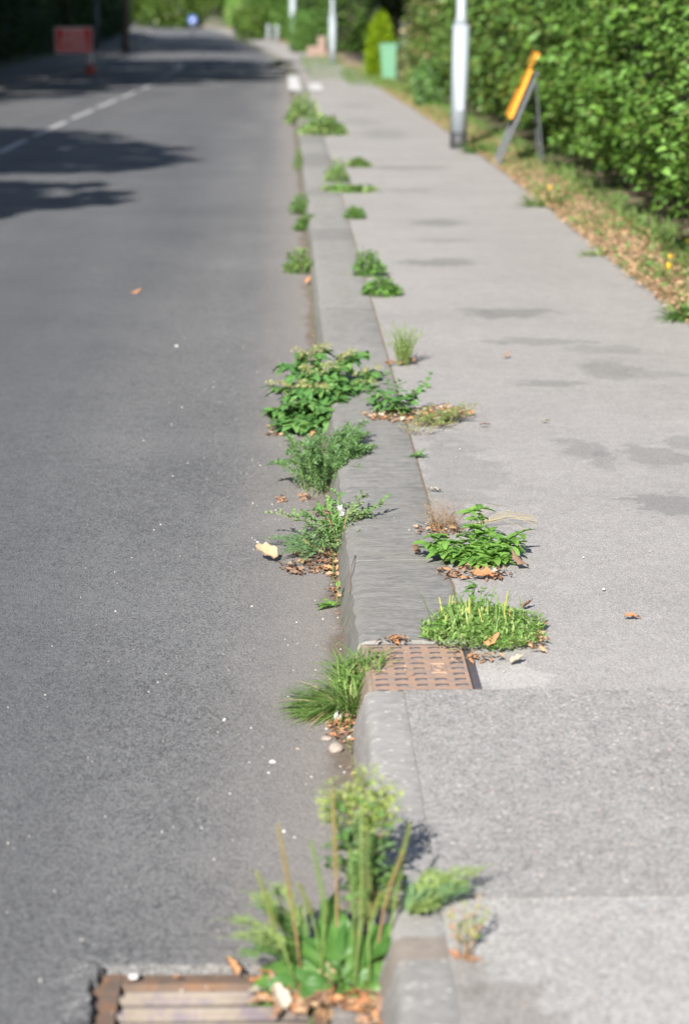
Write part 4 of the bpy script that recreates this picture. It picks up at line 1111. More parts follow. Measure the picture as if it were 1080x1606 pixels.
litter("leaf_litter", "orange-brown dead leaves packed under the plantain", [(535, 1570, 0, .14, .09, 120), (470, 1575, 0, .09, .05, 30), (590, 1590, 0, .03, .08, 40), (560, 1500, 0, .06, .06, 60), (520, 1530, 0, .09, .07, 80), (480, 1545, 0, .08, .05, 50)], [M_orange, M_dryleaf, M_brownleaf, M_dryleaf], 5, (.015, .045))
sp_ = [(XB * 0 + gp(530, y, 0).x, y) for y in (700,)]
spots = []
rg = random.Random(9)
for Y in np.arange(5.0, 22, .16):
    d = Vector((XB - .012, Y, zg(Y)))
    v = (d - Vector((0, 0, CAMZ))); q = CAMM.transposed() @ v
    px = W0 / 2 + FPX * q.x / -q.z; py = H0 / 2 - FPX * q.y / -q.z
    spots.append((px, py, 0, .018, .10, 8 if rg.random() < .5 else 3))
mo = []
rg = random.Random(10)
for k in range(2600):
    y = 5.6 + 16 * rg.random() ** 1.4
    if math.sin(y * 4.1) + math.sin(y * 9.7 + 1) < .1: continue
    mo.append(LM(Vector((XB - .004 - abs(rg.gauss(0, .008)), y, zg(y) + .003 + .02 * rg.random())), rg.uniform(0, 6.3), rg.uniform(-.2, 1.), rg.uniform(-.6, .6), rg.uniform(.005, .013)))
for k in range(900):
    y = 6.9 + 14 * rg.random() ** 1.4
    if math.sin(y * 3.3) + math.sin(y * 8.1 + 1) < .4: continue
    mo.append(LM(Vector((XW + rg.gauss(0, .006), y, zg(y) + KT + .004)), rg.uniform(0, 6.3), rg.uniform(-.2, 1.), rg.uniform(-.6, .6), rg.uniform(.006, .013)))
link("moss", bulk("moss", T_tiny, mo, M_thist, 12), None, kind="stuff", label="moss and seedlings along the kerb joints")
litter("cover_litter", "crumbs of soil and leaf on the iron cover", [(640, 1045, KT - .01, .10, .15, 50), (600, 1030, KT - .01, .05, .1, 25)], [M_brownleaf, M_dryleaf, M_straw], 8, (.005, .014))
litter("gutter_litter", "fine brown litter along the foot of the kerb", spots, [M_orange, M_brownleaf, M_dryleaf], 6, (.006, .018))
# loose chippings scattered over road and path
g = G(); rg = random.Random(77)
def chips(name, n, xr, yr, off, bias):
    me0 = stone_me(99, 1, .7); v0 = np.array([v.co[:] for v in me0.vertices]); f0 = np.array([p.vertices[:] for p in me0.polygons])
    v0 = v0; T = (v0, f0, np.zeros((len(v0), 2))); Ms = []
    import bmesh
    bm = bmesh.new(); bmesh.ops.create_icosphere(bm, subdivisions=1, radius=1); bm.verts.ensure_lookup_table()
    T = (np.array([(v.co.x, v.co.y, v.co.z * .6) for v in bm.verts]), np.array([[v.index for v in f.verts] for f in bm.faces]), np.zeros((len(bm.verts), 2))); bm.free()
    for k in range(n):
        u = rg.random() ** bias
        x = xr[1] + (xr[0] - xr[1]) * u; y = yr[0] + (yr[1] - yr[0]) * rg.random() ** 1.3; s = rg.uniform(.0012, .0042)
        Ms.append(Matrix.Translation((x, y, zg(y) + off + s * .3)) @ Euler((rg.random() * 3, rg.random() * 3, 0)).to_matrix().to_4x4() @ Matrix.Diagonal((s, s * rg.uniform(.7, 1.3), s * .7, 1)))
    link(name, bulk(name, T, Ms, plain("chipping", (.30, .29, .27), .8, var=.35, scale=400, second=(.28, .2, .16), amt=.5), 3, False), None, kind="stuff", label="loose pale chippings")
chips("loose_chippings", 600, (-1.2, XB - .01), (4.3, 16), 0, 3.0)
chips("loose_chippings", 160, (XN, XE), (4.3, 16), KT, 1.)
# twig and thin stem on the granite kerb
g = G(); a, b = gp(557, 873, KT), gp(542, 915, KT)
g.tube([(a.x, a.y, KT + .004), ((a.x + b.x) / 2 + .004, (a.y + b.y) / 2, KT + .014), (XT - .012, b.y, KT - .03)], .0014, 5)
thing("twig", "thin dark twig curling over the arris of the granite kerb", "twig", (0, 0, 0), me=g.mesh("twig", True), mat=M_brownleaf)
g = G(); a = gp(527, 905, 0)
g.tube([(XB - .012, a.y - .05, .0), (XB - .014, a.y, .03), (XB - .012, a.y + .05, .075)], .0016, 5)
thing("grass_stalk", "single yellow-green stalk standing against the kerb below the thistle", "grass", (0, 0, 0), me=g.mesh("stalk", True), mat=M_stemg)
# ------------------------------------------------------------------ verge growth on the right
T_gb = leaf_tmpl(.05, 'lance', 3, -.5, .3, droop=2)
M_hedge = leaf_mat("hedge_leaf", (.055, .125, .018), (.12, .235, .035), .25, .3, .4)
M_hedge2 = leaf_mat("hedge_leaf_olive", (.07, .11, .022), (.13, .18, .04), .2, .3, .45)
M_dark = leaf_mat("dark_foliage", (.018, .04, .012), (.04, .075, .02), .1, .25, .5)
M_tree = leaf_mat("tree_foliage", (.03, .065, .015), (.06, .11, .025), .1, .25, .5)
M_lime = leaf_mat("lime_conifer", (.20, .32, .012), (.32, .46, .02), .05, .3, .6)
M_bark = plain("tree_bark", (.075, .06, .045), .95, var=.4, scale=14, bump=.9)
M_hedge_core = plain("inner_branches", (.03, .028, .015), .95, var=.4, scale=6, bump=.9)  # near-black stands in for the shade deep inside the hedges
rg = random.Random(100)
gM, sM, lM = [], [], []
for k in range(24000):
    y = 11.5 + 60 * rg.random() ** 1.7; x = XE - .03 + rg.random() ** .8 * .72
    if rg.random() > (.10 if x < XE + .38 and math.sin(y * 1.9) > -.6 and y < 24 else .95): continue
    L = rg.uniform(.04, .13) * (1.5 if x > XE + .4 else 1)
    gM.append(LM(Vector((x + cv(y), y, zg(y) + KT)), rg.uniform(0, 6.3), rg.uniform(.4, 1.4), rg.uniform(-.5, .5), L, L * 1.4))
for k in range(14000):
    y = 11.5 + 45 * rg.random() ** 1.8; x = XE - .04 + rg.random() * .55
    sM.append(LM(Vector((x + cv(y), y, zg(y) + KT + .01 + .03 * rg.random())), rg.uniform(0, 6.3), rg.uniform(-.2, .5), rg.uniform(-.8, .8), rg.uniform(.02, .045)))
for k in range(2500):
    y = 11.5 + 45 * rg.random() ** 1.8; x = XE + .0 + rg.random() ** 1.0 * .9
    lM.append(LM(Vector((x + cv(y), y, zg(y) + KT + .02 + .06 * rg.random())), rg.uniform(0, 6.3), rg.uniform(.0, 1.), rg.uniform(-.8, .8), rg.uniform(.03, .07)))
link("verge_grass", bulk("verge_grass", T_gb, gM, M_grass, 1), None, kind="stuff", label="short green grass on the verge under the hedge")
link("verge_litter", bulk("verge_litter", T_dead3, sM, M_dryleaf, 2), None, kind="stuff", label="dry pinkish leaf litter along the path edge")
link("verge_weeds", bulk("verge_weeds", T_mint2, lM, M_mid, 3), None, kind="stuff", label="low broadleaf weeds in the verge")
# dandelion-like yellow flowers
M_yel = plain("yellow_petal", (.75, .52, .02), .6, var=.1)
def flower(px, py, h, r_, label, n=1):
    p = gp(px, py, KT); t_ = thing("yellow_flower", label, "flower", p, 0, "yellow flowers on the verge")
    g = G(); g.tube([(0, 0, 0), (.01, 0, h * .6), (0, 0, h)], .003, 5); link("stem", g.mesh("stem", True), M_stemg, t_)
    Ms = [LM(Vector((0, 0, h)), k * .7, .25 + .5 * (k % 3), 0, r_) for k in range(27)]
    link("petals", bulk("petals", T_tiny, Ms, M_yel, 1), None, t_)
flower(1047, 447, .10, .05, "larger yellow flower in the verge near the right picture edge")
flower(1049, 430, .10, .038, "smaller yellow flower just above the larger one in the verge")
flower(861, 308, .06, .045, "yellow flower farther along the verge below the leaning sign")
flower(1078, 392, .05, .03, "yellow flower half hidden at the hedge foot on the right edge")
grass_tuft("verge_tuft", "bright weed tuft on the verge at the right picture edge", gp(1075, 500, KT), 160, .16, .10, (0, 0), 71, (M_grass, M_mid), .4, "grass", None, 4.)
grass_tuft("verge_tuft", "green tuft overhanging the path edge in front of the straw strip", gp(935, 400, KT), 90, .10, .10, (0, 0), 72, (M_grass, M_straw), .3, "grass", None, 4.)
grass_tuft("verge_tuft", "leafy tuft on the path edge below the leaning sign", gp(850, 322, KT), 140, .2, .18, (0, 0), 73, (M_grass, M_straw), .3, "grass", None, 4.)
grass_tuft("verge_tuft", "dark tuft right of the foot of the grey lamp column", gp(752, 240, KT), 160, .22, .16, (0, 0), 74, (M_grass, M_mid), .4, "grass", None, 4.)

# ------------------------------------------------------------------ hedges
def pn(a, b, s=1.): return math.sin(a * 2.1 * s + 1.3 * math.sin(b * 1.7 * s)) * math.sin(b * 2.7 * s + .8 * math.sin(a * 3.1 * s))
def hedge(name, label, cat, y0, y1, x0, depth, h, n, lsz, mats, seed, side=1, bulge=.18, named=0, gaps=.35, T=T_mint, group=None, hvar=.15):
    """clipped or wild hedge along the road; side=1: its face looks to -X"""
    rg = random.Random(seed); nr = np.random.RandomState(seed)
    root = thing(name, label, cat, (x0 + cv((y0 + y1) / 2), (y0 + y1) / 2, zg((y0 + y1) / 2) + .06), 0, group)
    ox, oy, oz = root.location
    by = [[] for _ in mats]; recs = []
    for k in range(n):
        y = y0 + (y1 - y0) * rg.random()
        hh = h * (1 + hvar * pn(y * .35, 1.))
        u = rg.random()
        perim = hh + depth * .8
        s = u * perim
        if s < hh:
            z = s; lump = bulge * (pn(y * 1.1, z * 1.6) * .8 + pn(y * 3, z * 3.3) * .5)
            low = max(0, .75 - z) * .75
            x = -side * (lump) + side * (low + .12) ; nz = .2
        else:
            x = side * (s - hh); z = hh + bulge * pn(y, x * 2); nz = 1.2
        if pn(y * 2.3 + 4, z * 2.9) < -1 + gaps and s < hh: x += side * rg.uniform(.15, .5)
        x += side * rg.random() ** 2 * .28
        if z < .3 and rg.random() < .75: continue
        az = (-side) * math.pi / 2 + rg.gauss(0, .9)
        # end faces
        P = Vector((x0 + x + cv(y) - ox, y - oy, z + zg(y) + .05 - oz))
        recs.append((y, P, az, rg.uniform(-.7, .5) + nz * .3, rg.uniform(-.9, .9), lsz * rg.uniform(.45, 1.45), rg.randrange(len(mats))))
    # the near end of the hedge
    m = int(n * depth * h / ((y1 - y0) * (h + depth)) * 2.2) + 150
    for k in range(m):
        x = rg.uniform(0, depth); z = rg.uniform(.15, h); P = Vector((x0 + side * x + cv(y0) - ox, y0 + bulge * pn(x * 2, z * 2) + .15 * rg.random() - oy, z + zg(y0) + .05 - oz))
        recs.append((y0, P, math.pi + rg.gauss(0, .9), rg.uniform(-.6, .6), rg.uniform(-.9, .9), lsz * rg.uniform(.45, 1.45), rg.randrange(len(mats))))
    recs.sort(key=lambda r_: r_[0])
    cnt = 0
    for (y, P, az, pi_, ro, s, mi) in recs:
        M = LM(P, az, pi_, ro, s)
        if cnt < named and P.x * side < .15 and y > 12.3 and rg.random() < .12: single(root, T, 'hl', mats[mi], M); cnt += 1
        else: by[mi].append(M)
    for b, mt in zip(by, mats):
        if b: link("foliage", bulk("foliage", T, b, mt, seed), None, root, kind="stuff")
    # solid core added inside so that sunlight does not pass
    ys_ = ysteps(y0 + .3, y1 - .1, .8, 1.0); V, F = [], []
    xa, xb = x0 + side * .45, x0 + side * (depth - .2)
    for y in ys_:
        hh = h * (1 + hvar * pn(y * .35, 1.)) - .22
        for (x, z) in ((xa + side * .2, 0.), (xa + .08 * pn(y, 2), hh * .5), (xa + side * .1, hh), (xb, hh), (xb, 0.)):
            V.append((x + cv(y) - ox, y - oy, z + zg(y) + .04 - oz))
    k = 5
    for j in range(len(ys_) - 1):
        for i in range(k - 1):
            a = j * k + i; F.append((a, a + 1, a + k + 1, a + k))
    F.append((0, 1, 2, 3)); e = (len(ys_) - 1) * k; F.append((e, e + 1, e + 2, e + 3))
    link("branches", mesh_np("branches", V, F, smooth=False), M_hedge_core, root)
    return root
hedge("hedge", "bright leafy hedge on the right edge, nearest the camera", "hedge", 11.0, 26.5, 2.72, 1.6, 2.45, 46000, .066, (M_hedge, M_hedge, M_hedge, M_hedge2, M_hedge2, M_bright, M_bright, M_mid, M_hedge, M_bright), 1, 1, .42, 290, .75)
hedge("hedge", "olive green hedge behind the leaning yellow sign and lamp column", "hedge", 26.8, 46, 2.8, 1.8, 2.7, 34000, .085, (M_hedge2, M_hedge, M_hedge2, M_mid), 2, 1, .5, 0, .7)
hedge("hedge", "loose mixed hedge left of the lamp column with dry patches", "hedge", 46.2, 58, 2.95, 1.8, 2.4, 16000, .10, (M_hedge2, M_hedge, M_straw, M_dark), 3, 1, .35, 0)
hedge("hedge", "clipped dark green hedge beyond the grey post on the right", "hedge", 112, 150, 2.9, 2.2, 2.6, 9000, .2, (M_tree, M_dark, M_hedge), 5, 1, .2, 0)
hedge("hedge", "far green hedge where the path bends left", "hedge", 152, 249, 2.6, 2.5, 3.2, 9000, .3, (M_tree, M_hedge), 6, 1, .3, 0)
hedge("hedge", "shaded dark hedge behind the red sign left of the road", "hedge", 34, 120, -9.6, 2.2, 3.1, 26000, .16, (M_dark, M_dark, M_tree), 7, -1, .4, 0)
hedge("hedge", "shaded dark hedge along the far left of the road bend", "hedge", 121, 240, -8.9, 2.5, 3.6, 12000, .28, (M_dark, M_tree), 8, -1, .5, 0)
hedge("hedge", "sunlit light green hedge closing the view at the end of the road", "hedge", 250, 300, 2.6, 2.2, 3.4, 5000, .35, (M_pale, M_bright, M_hedge), 9, 1, .4, 0)

# ------------------------------------------------------------------ trees and shrubs
T_clump = leaf_tmpl(.8, 'ovate', 2, -.2, .0, nw=1)
def tree(name, label, cat, x, y, h, tr_, clumps, seed, mats=(M_tree, M_dark), lsz=.22, dens=1., group=None, lean=(0, 0)):
    """trunk, limbs to every clump, crown of leaf clumps. clumps: (x, y, z, r, n) world"""
    rg = random.Random(seed)
    root = thing(name, label, cat, (x, y, zg(y) + .02), 0, group)
    o = root.location
    top = Vector((lean[0], lean[1], h))
    pts = [Vector((0, 0, -.3)), Vector((.0, 0, h * .08)), top * .35 + Vector((.08, 0, 0)), top * .7, top]
    g = G(); g.tube(pts, [tr_ * 1.5, tr_ * 1.08, tr_ * .85, tr_ * .6, tr_ * .3], 10); link("trunk", g.mesh("trunk", True), M_bark, root)
    by = [[] for _ in mats]
    for (cx, cy, cz, r_, n) in clumps:
        c = Vector((cx, cy, cz)) - o
        b, _ = at_t(pts, rg.uniform(.4, .8)); mid = b.lerp(c, .5) + Vector((0, 0, .3))
        g = G(); g.tube([b, mid, c], [tr_ * .35, tr_ * .22, tr_ * .08], 6); link("limb", g.mesh("limb", True), M_bark, root)
        for k in range(int(n * dens)):
            d = Vector((rg.gauss(0, 1), rg.gauss(0, 1), rg.gauss(0, 1))).normalized()
            sub = .78 + .35 * pn(d.x * 3 + cx, d.y * 3 + d.z * 2)
            P = c + d * r_ * sub * rg.random() ** .35 * Vector((1, 1, 1)).x
            P.z = c.z + (P.z - c.z) * .8
            mi = rg.randrange(len(mats))
            by[mi].append(LM(P, rg.uniform(0, 6.3), rg.uniform(-.9, .9), rg.uniform(-1, 1), lsz * rg.uniform(.6, 1.3)))
    for b, mt in zip(by, mats):
        if b: link("crown", bulk("crown", T_clump, b, mt, seed), None, root)
    return root
def shade_at(gx, gy, z):
    """where foliage at height z must hang to shade the ground at gx, gy"""
    k = (z - zg(gy)) / SDIR.z
    return gx + SDIR.x * k, gy + SDIR.y * k
# two trees left of the camera whose boughs shade the road ahead
def bound(pts, gy): return float(np.interp(gy, [p[0] for p in pts], [p[1] for p in pts]))
rg = random.Random(400)
def boughs(edge, y0, y1, step, z, r0, k_):
    out = []; gy = y0
    while gy <= y1:
        gx = bound(edge, gy) - r0 * .6; r_ = r0 * .6
        while gx > -7.5:
            x, y = shade_at(gx, gy + rg.uniform(-.25, .25), z + rg.uniform(-.3, .3)); out.append((x, y, z, r_, k_ * r_ * r_ + 40)); gx -= r_ * 1.5; r_ = min(1.3, r_ * 1.25)
        gy += step
    return out
cl = boughs([(26, -2.2), (27, -1.4), (28.8, -.9), (30.5, -1.15), (32.5, -1.6), (35, -2.4), (38, -3.9)], 26.8, 37.6, 1.0, 7.0, .55, 1500)
tree("oak_tree", "tall tree left behind the camera whose boughs shade the middle of the road", "tree", -10.5, 15, 6.6, .3, cl + [(-9.5, 15, 8, 2.6, 1500), (-11, 13, 7.5, 2.6, 1500)], 1, lsz=.17)
cl = boughs([(20.2, -2.6), (21.5, -1.9), (22.5, -1.45), (23.5, -1.6), (25, -2.3)], 20.6, 24.6, .85, 6.2, .45, 1500)
tree("oak_tree", "nearer roadside tree on the left outside the picture, shading the near road", "tree", -10.2, 9, 6.2, .28, cl + [(-10.5, 8, 7.5, 2.4, 1400)], 2, lsz=.17)
# row of trees over the far left side
rg = random.Random(500)
edge = [(48, -6.2), (54, -4.8), (60, -3.8), (66, -2.4), (70, -.6), (73, .4), (95, .5), (99, -.2), (102, -3.5), (105, -6.8), (120, -6.8), (124, -1.6), (130, -.8), (145, -1.6), (165, -2.6), (190, -3.8), (202, -5), (210, -9)]
rows = list(np.arange(44, 101, 5.6)) + [106, 113, 120] + list(np.arange(126, 206, 6.5))
place = ["nearest the red sign", "second behind the red sign", "third along the left verge", "fourth along the left verge", "fifth along the left verge", "sixth along the left verge", "seventh along the left verge", "eighth along the left verge", "where the road starts to bend", "just past the start of the bend", "on the inside of the bend", "farther round the bend", "far round the bend", "close to the far end", "at the far end"]
for i in range(0, len(rows), 2):
    cl = []
    for gy in rows[i:i + 2]:
        x1 = bound(edge, gy); x = x1 - .9; first = True
        while x > -13.5 + cv(gy):
            z = 8.2 + rg.uniform(-.5, .8); r_ = 1.1 if first else 1.75
            cx, cy = shade_at(x, gy + rg.uniform(-1.0, 1.0), z); cl.append((cx, cy, z, r_, 400 * r_ * r_)); x -= 1.7; first = False
    gy = rows[i]; ty = gy - 13; tx = -11.2 + cv(max(0, gy - 13))
    cl += [(tx - 1.5, ty, 8.5, 2.8, 600), (tx - 3, ty + 3, 6.0, 2.8, 600), (tx - 2, ty + 6, 5.0, 2.6, 600)]
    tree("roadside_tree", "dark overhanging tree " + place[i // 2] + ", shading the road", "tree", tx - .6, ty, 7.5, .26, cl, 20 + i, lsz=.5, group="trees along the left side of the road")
# the pale trunk standing on the far left verge
p = gp(197, 80, KT)
tree("roadside_tree", "grey-brown tree trunk standing free on the left verge behind the cone", "tree", p.x, p.y, 7, .16, [(p.x, p.y, 7.5, 2.5, 900)], 60, lsz=.34, group="trees along the left side of the road")
ends = ["far left end", "next from the left end", "third from the left", "fourth from the left", "fifth from the left", "left of the middle", "in the middle", "right of the middle", "seventh from the right", "sixth from the right", "fifth from the right", "fourth from the right", "third from the right", "next to the right end"]
for i, x in enumerate(np.linspace(-44, 4, 14)):
    x = float(x); y = 322 - .6 * max(0, x + 20) + (i % 2) * 3
    cl = [(x + rg.uniform(-2.2, 2.2), y + rg.uniform(-2, 2), zg(y) + .9 + .62 * k, 2.3, 300) for k in range(10)]
    tree("broadleaf_tree", "sunlit green tree closing the road's view, " + ends[i], "tree", x, y, 6, .25, cl, 90 + i, mats=(M_hedge, M_hedge2, M_tree), lsz=.55, group="sunlit trees at the end of the road")
# trees added so their boughs shade the right side beyond the conifer
for i, (y0, y1) in enumerate([(74, 86), (86.5, 98), (98.5, 110)]):
    cl = []
    for gy in np.arange(y0, y1, 3.4):
        x = 4.5 + cv(gy)
        while x < 9.5: cx, cy = shade_at(x, gy, 6.6); cl.append((cx, cy, 6.6, 1.5, 420)); x += 1.5
    tree("overhanging_tree", ["tree with boughs shading the verge just beyond the lime conifer", "middle tree shading the verge around the second lamp column", "farthest tree shading the verge behind the terracotta wall"][i], "tree", 6.2 + cv(y0), y0 - 8, 6.2, .22, cl, 120 + i, mats=(M_dark, M_tree), lsz=.45, group="trees behind the right hedges")
# right side: dark trees behind the conifer and posts
for i, (x, y, h, lab) in enumerate([(5.2, 70, 6, "dark tree behind the lime conifer and green bin"), (4.6, 82, 7, "dark tree behind the grey post beyond the bin"), (4.8, 95, 7, "dark tree in the shade left of the lime conifer"), (4.5, 107, 7.5, "dark tree above the gap in the far hedge"), (7.2, 60, 6.5, "green tree rising over the mixed hedge"), (7.5, 40, 6.5, "tree standing behind the olive hedge")]):
    xx = x + cv(y)
    cl = [(xx + rg.uniform(-1.2, 1.6), y + rg.uniform(-4, 4), rg.uniform(1.2, 5.5), 2.0, 900) for k in range(9)]
    cl = [(a, b, c, d * (.75 if c < 3 else 1), e) for a, b, c, d, e in cl]
    cl = [(max(a, 3.7 + cv(y) + d), b, c, d, e) for a, b, c, d, e in cl]
    tree("broadleaf_tree", lab, "tree", xx + 1., y, h, .25, cl, 70 + i, mats=(M_dark, M_tree), lsz=.26, group="trees behind the right hedges")
def shrub(name, label, px, py, w, h, mats, seed, n=2600, lsz=.09, cone=False, D=None):
    p = gp(px, py, KT) if D is None else Vector((at_y(px, py, D).x, D, zg(D) + .1)); rg = random.Random(seed)
    t_ = thing(name, label, "shrub", p)
    g = G(); g.tube([(0, 0, -.1), (0, 0, h * .7)], [.05, .02], 8); link("stem", g.mesh("stem", True), M_bark, t_)
    for q in range(5):
        a = q * 1.3; g = G(); g.tube([(0, 0, h * .1 * q), (math.sin(a) * w * .35, math.cos(a) * w * .35, h * (.3 + .1 * q))], [.02, .008], 5); link("branch", g.mesh("branch", True), M_bark, t_)
    by = [[] for _ in mats]
    for k in range(n):
        z = rg.random(); a = rg.uniform(0, 6.283)
        R_ = (math.sin(math.pi * min(1, (z * .92 + .08) ** .65)) ** .7 if cone else math.sin(math.pi * (.12 + .8 * z)) ** .6) * w / 2
        R_ *= .85 + .2 * pn(a * 1.5, z * 4); r_ = R_ * rg.random() ** .3
        by[rg.randrange(len(mats))].append(LM(Vector((math.sin(a) * r_, math.cos(a) * r_, z * h + .05)), a + rg.gauss(0, .5), rg.uniform(.0, 1.1) if cone else rg.uniform(-.6, .8), rg.uniform(-.8, .8), lsz * rg.uniform(.6, 1.3)))
    for b, mt in zip(by, mats):
        if b: link("foliage", bulk("foliage", T_mint2, b, mt, seed), None, t_, kind="stuff")
    return t_
DB = gp(610, 124, KT).y
sB = gs(DB)
shrub("lime_conifer", "lime green cone-shaped conifer above the green bin", 0, 0, 1.0, 1.75, (M_lime,), 1, 5200, .11, True, None).location = (at_y(597, 92, DB + 1.5).x, DB + 1.5, zg(DB + 1.5) + .15)
shrub("shrub", "pale grey-green shrub with dry stems right of the green bin", 645, 128, .9, 1.0, (M_hedge2, M_straw, M_blue), 2, 1600, .09)
shrub("shrub", "bright rounded shrub beside the small red and white sign", 668, 115, 1.2, 1.5, (M_hedge, M_bright, M_hedge2), 3, 2600, .09)
shrub("shrub", "dark green bush at the path edge left of the lamp column", 672, 168, .7, .75, (M_hedge, M_blue, M_mid), 4, 1800, .08)
shrub("shrub", "low yellow-green bush at the path edge behind the lamp column", 648, 150, .5, .5, (M_pale, M_hedge2), 5, 1200, .07)
shrub("shrub", "sunlit clipped bush right of the far grey post", 395, 68, 3.0, 2.2, (M_hedge, M_hedge2), 6, 2600, .22, False, 170)
shrub("shrub", "rounded green bush left of the terracotta wall end", 478, 76, 2.0, 1.9, (M_hedge, M_mid), 7, 2400, .16, False, 116)
for i, (px, py, D, w) in enumerate([(548, 108, 74, 2.6), (505, 92, 92, 1.6), (575, 122, 66, 1.2)]):
    c = at_y(px, py, D)
    lawn = [LM(Vector((c.x + rg.uniform(-w / 2, w / 2), D + rg.uniform(-8, 8), zg(D) + KT + .02)), rg.uniform(0, 6.3), rg.uniform(.3, 1.2), 0, rg.uniform(.1, .22), .3) for k in range(1500)]
    link("verge_grass", bulk("verge_grass", T_gb, lawn, M_grass, 5), None, kind="stuff", label="sunlit grass strip beside the far path")

# ------------------------------------------------------------------ street furniture
M_galv = plain("pale_grey_paint", (.25, .285, .31), .5, var=.06, scale=6, bump=.05)
M_black = plain("black_band", (.025, .027, .03), .6, var=.2)
M_greyst = plain("grey_steel", (.22, .24, .26), .45, .5, var=.15)
M_dgrey = plain("dull_grey_post", (.10, .11, .12), .6, .2, var=.15)
def lamp_column(px, py, label, r0, h0, r1, mat, band=True, D=None, lean=0., arm=-1, off=KT):
    p = gp(px, py, off) if D is None else Vector((at_y(px, py, D).x, D, zg(D) + off))
    t_ = thing("lamp_column", label, "lamp post", p)
    t_.rotation_euler = (0, lean, 0)
    zb = .19 if band else 0
    if band: g = G(); g.tube([(0, 0, -.05), (0, 0, zb)], r0 * 1.03, 20); link("black_band", g.mesh("band", True), M_black, t_)
    g = G(); g.tube([(0, 0, zb), (0, 0, h0)], r0, 24); link("base_section", g.mesh("base", True), mat, t_)
    g = G(); g.tube([(0, 0, h0), (0, 0, h0 + .10), (0, 0, 3.5), (0, 0, 6.2)], [r0, r1, r1 * .95, r1 * .7], 20, True); link("shaft", g.mesh("shaft", True), mat, t_)
    g = G(); g.box(-r0 * .45, r0 * .45, -r0 - .004, -r0 * .86, .45, 1.05); link("access_door", g.mesh("door"), mat, t_)
    g = G(); g.tube([(0, 0, 6.2), (arm * .25, 0, 6.45), (arm * .9, 0, 6.5)], [r1 * .7, r1 * .55, r1 * .5], 10); link("arm", g.mesh("arm", True), mat, t_)
    g = G(); g.box(arm * .9 - .28, arm * .9 + .28, -.1, .1, 6.44, 6.55); link("lantern", g.mesh("lantern"), M_dgrey, t_)
    return t_
lamp_column(718, 232, "pale grey lamp column with black foot at the right path edge", .100, 1.46, .062, M_galv, lean=R(.8))
lamp_column(521, 98, "second grey lamp column beyond the lime conifer", .13, 1.75, .07, M_galv, False)
lamp_column(459, 78, "third grey lamp column seen against the far hedge", .15, 3.0, .1, M_galv, False)
lamp_column(152, 78, "dull shaded lamp column left of the road behind the red sign", .13, 2.4, .09, M_dgrey, False, arm=1)
def bollard(px, py, h, r_, label):
    p = gp(px, py, KT); t_ = thing("white_bollard", label, "bollard", p, 0, "pair of white bollards")
    g = G(); g.tube([(0, 0, 0), (0, 0, h * .94), (0, 0, h)], [r_, r_, r_ * .6], 12); link("post", g.mesh("post", True), M_galv, t_)
    g = G(); g.tube([(0, 0, h * .7), (0, 0, h * .8)], r_ * 1.03, 12); link("reflector_band", g.mesh("band", True), M_dgrey, t_)
bollard(421, 66, 1.1, .12, "left white bollard before the far lamp column")
bollard(434, 67, 1.1, .12, "right white bollard before the far lamp column")
# wall end beside the second lamp
p = gp(500, 92, KT); t_ = thing("garden_wall", "low terracotta garden wall end left of the second lamp column", "wall", (p.x, p.y + 2, p.z))
M_brick = plain("terracotta_brick", (.20, .14, .115), .9, var=.25, scale=8, bump=.4)
g = G(); g.box(-.02, .3, 0, .33, 0, .78); g.box(-.45, -.0205, .05, .28, 0, .45); link("wall", g.mesh("wall"), M_brick, t_)
g = G(); g.box(-.05, .33, -.03, .36, .781, .84); link("coping", g.mesh("coping"), M_tan, t_)
# green wheelie bin
M_bin = plain("green_plastic", (.09, .21, .13), .45, var=.08, scale=5, bump=.05)
bn = thing("wheelie_bin", "green wheelie bin with lid at the path edge under the lime conifer", "bin", gp(613, 126, KT), R(-20))
def frustum(g, a, b, z0, z1, y_shift=0):
    (w0, d0), (w1, d1) = a, b
    g.add([(-w0 / 2, -d0 / 2, z0), (w0 / 2, -d0 / 2, z0), (w0 / 2, d0 / 2, z0), (-w0 / 2, d0 / 2, z0), (-w1 / 2, -d1 / 2 + y_shift, z1), (w1 / 2, -d1 / 2 + y_shift, z1), (w1 / 2, d1 / 2 + y_shift, z1), (-w1 / 2, d1 / 2 + y_shift, z1)],
          [(0, 3, 2, 1), (4, 5, 6, 7), (0, 1, 5, 4), (1, 2, 6, 5), (2, 3, 7, 6), (3, 0, 4, 7)])
g = G(); frustum(g, (.36, .40), (.46, .54), .06, .90); link("body", g.mesh("body"), M_bin, bn)
g = G(); frustum(g, (.50, .58), (.49, .57), .902, .93); frustum(g, (.49, .57), (.40, .42), .931, .985); link("lid", g.mesh("lid"), M_bin, bn)
for s in (-1, 1):
    g = G(); g.tube([(s * .17, .2, .09), (s * .22, .2, .09)], .09, 14); link("wheel", g.mesh("wheel"), M_black, bn)
g = G(); g.tube([(-.2, .30, .88), (-.2, .34, .9), (.2, .34, .9), (.2, .30, .88)], .014, 6); link("handle", g.mesh("handle"), M_bin, bn)
p = gp(594, 122, KT); g = G(); g.tube([(0, 0, 0), (0, 0, .55), (0, 0, .6)], [.07, .07, .04], 12)
thing("marker_post", "short pale pinkish post left of the green bin", "post", (p.x, p.y, p.z), me=g.mesh("post", True), mat=M_tan)
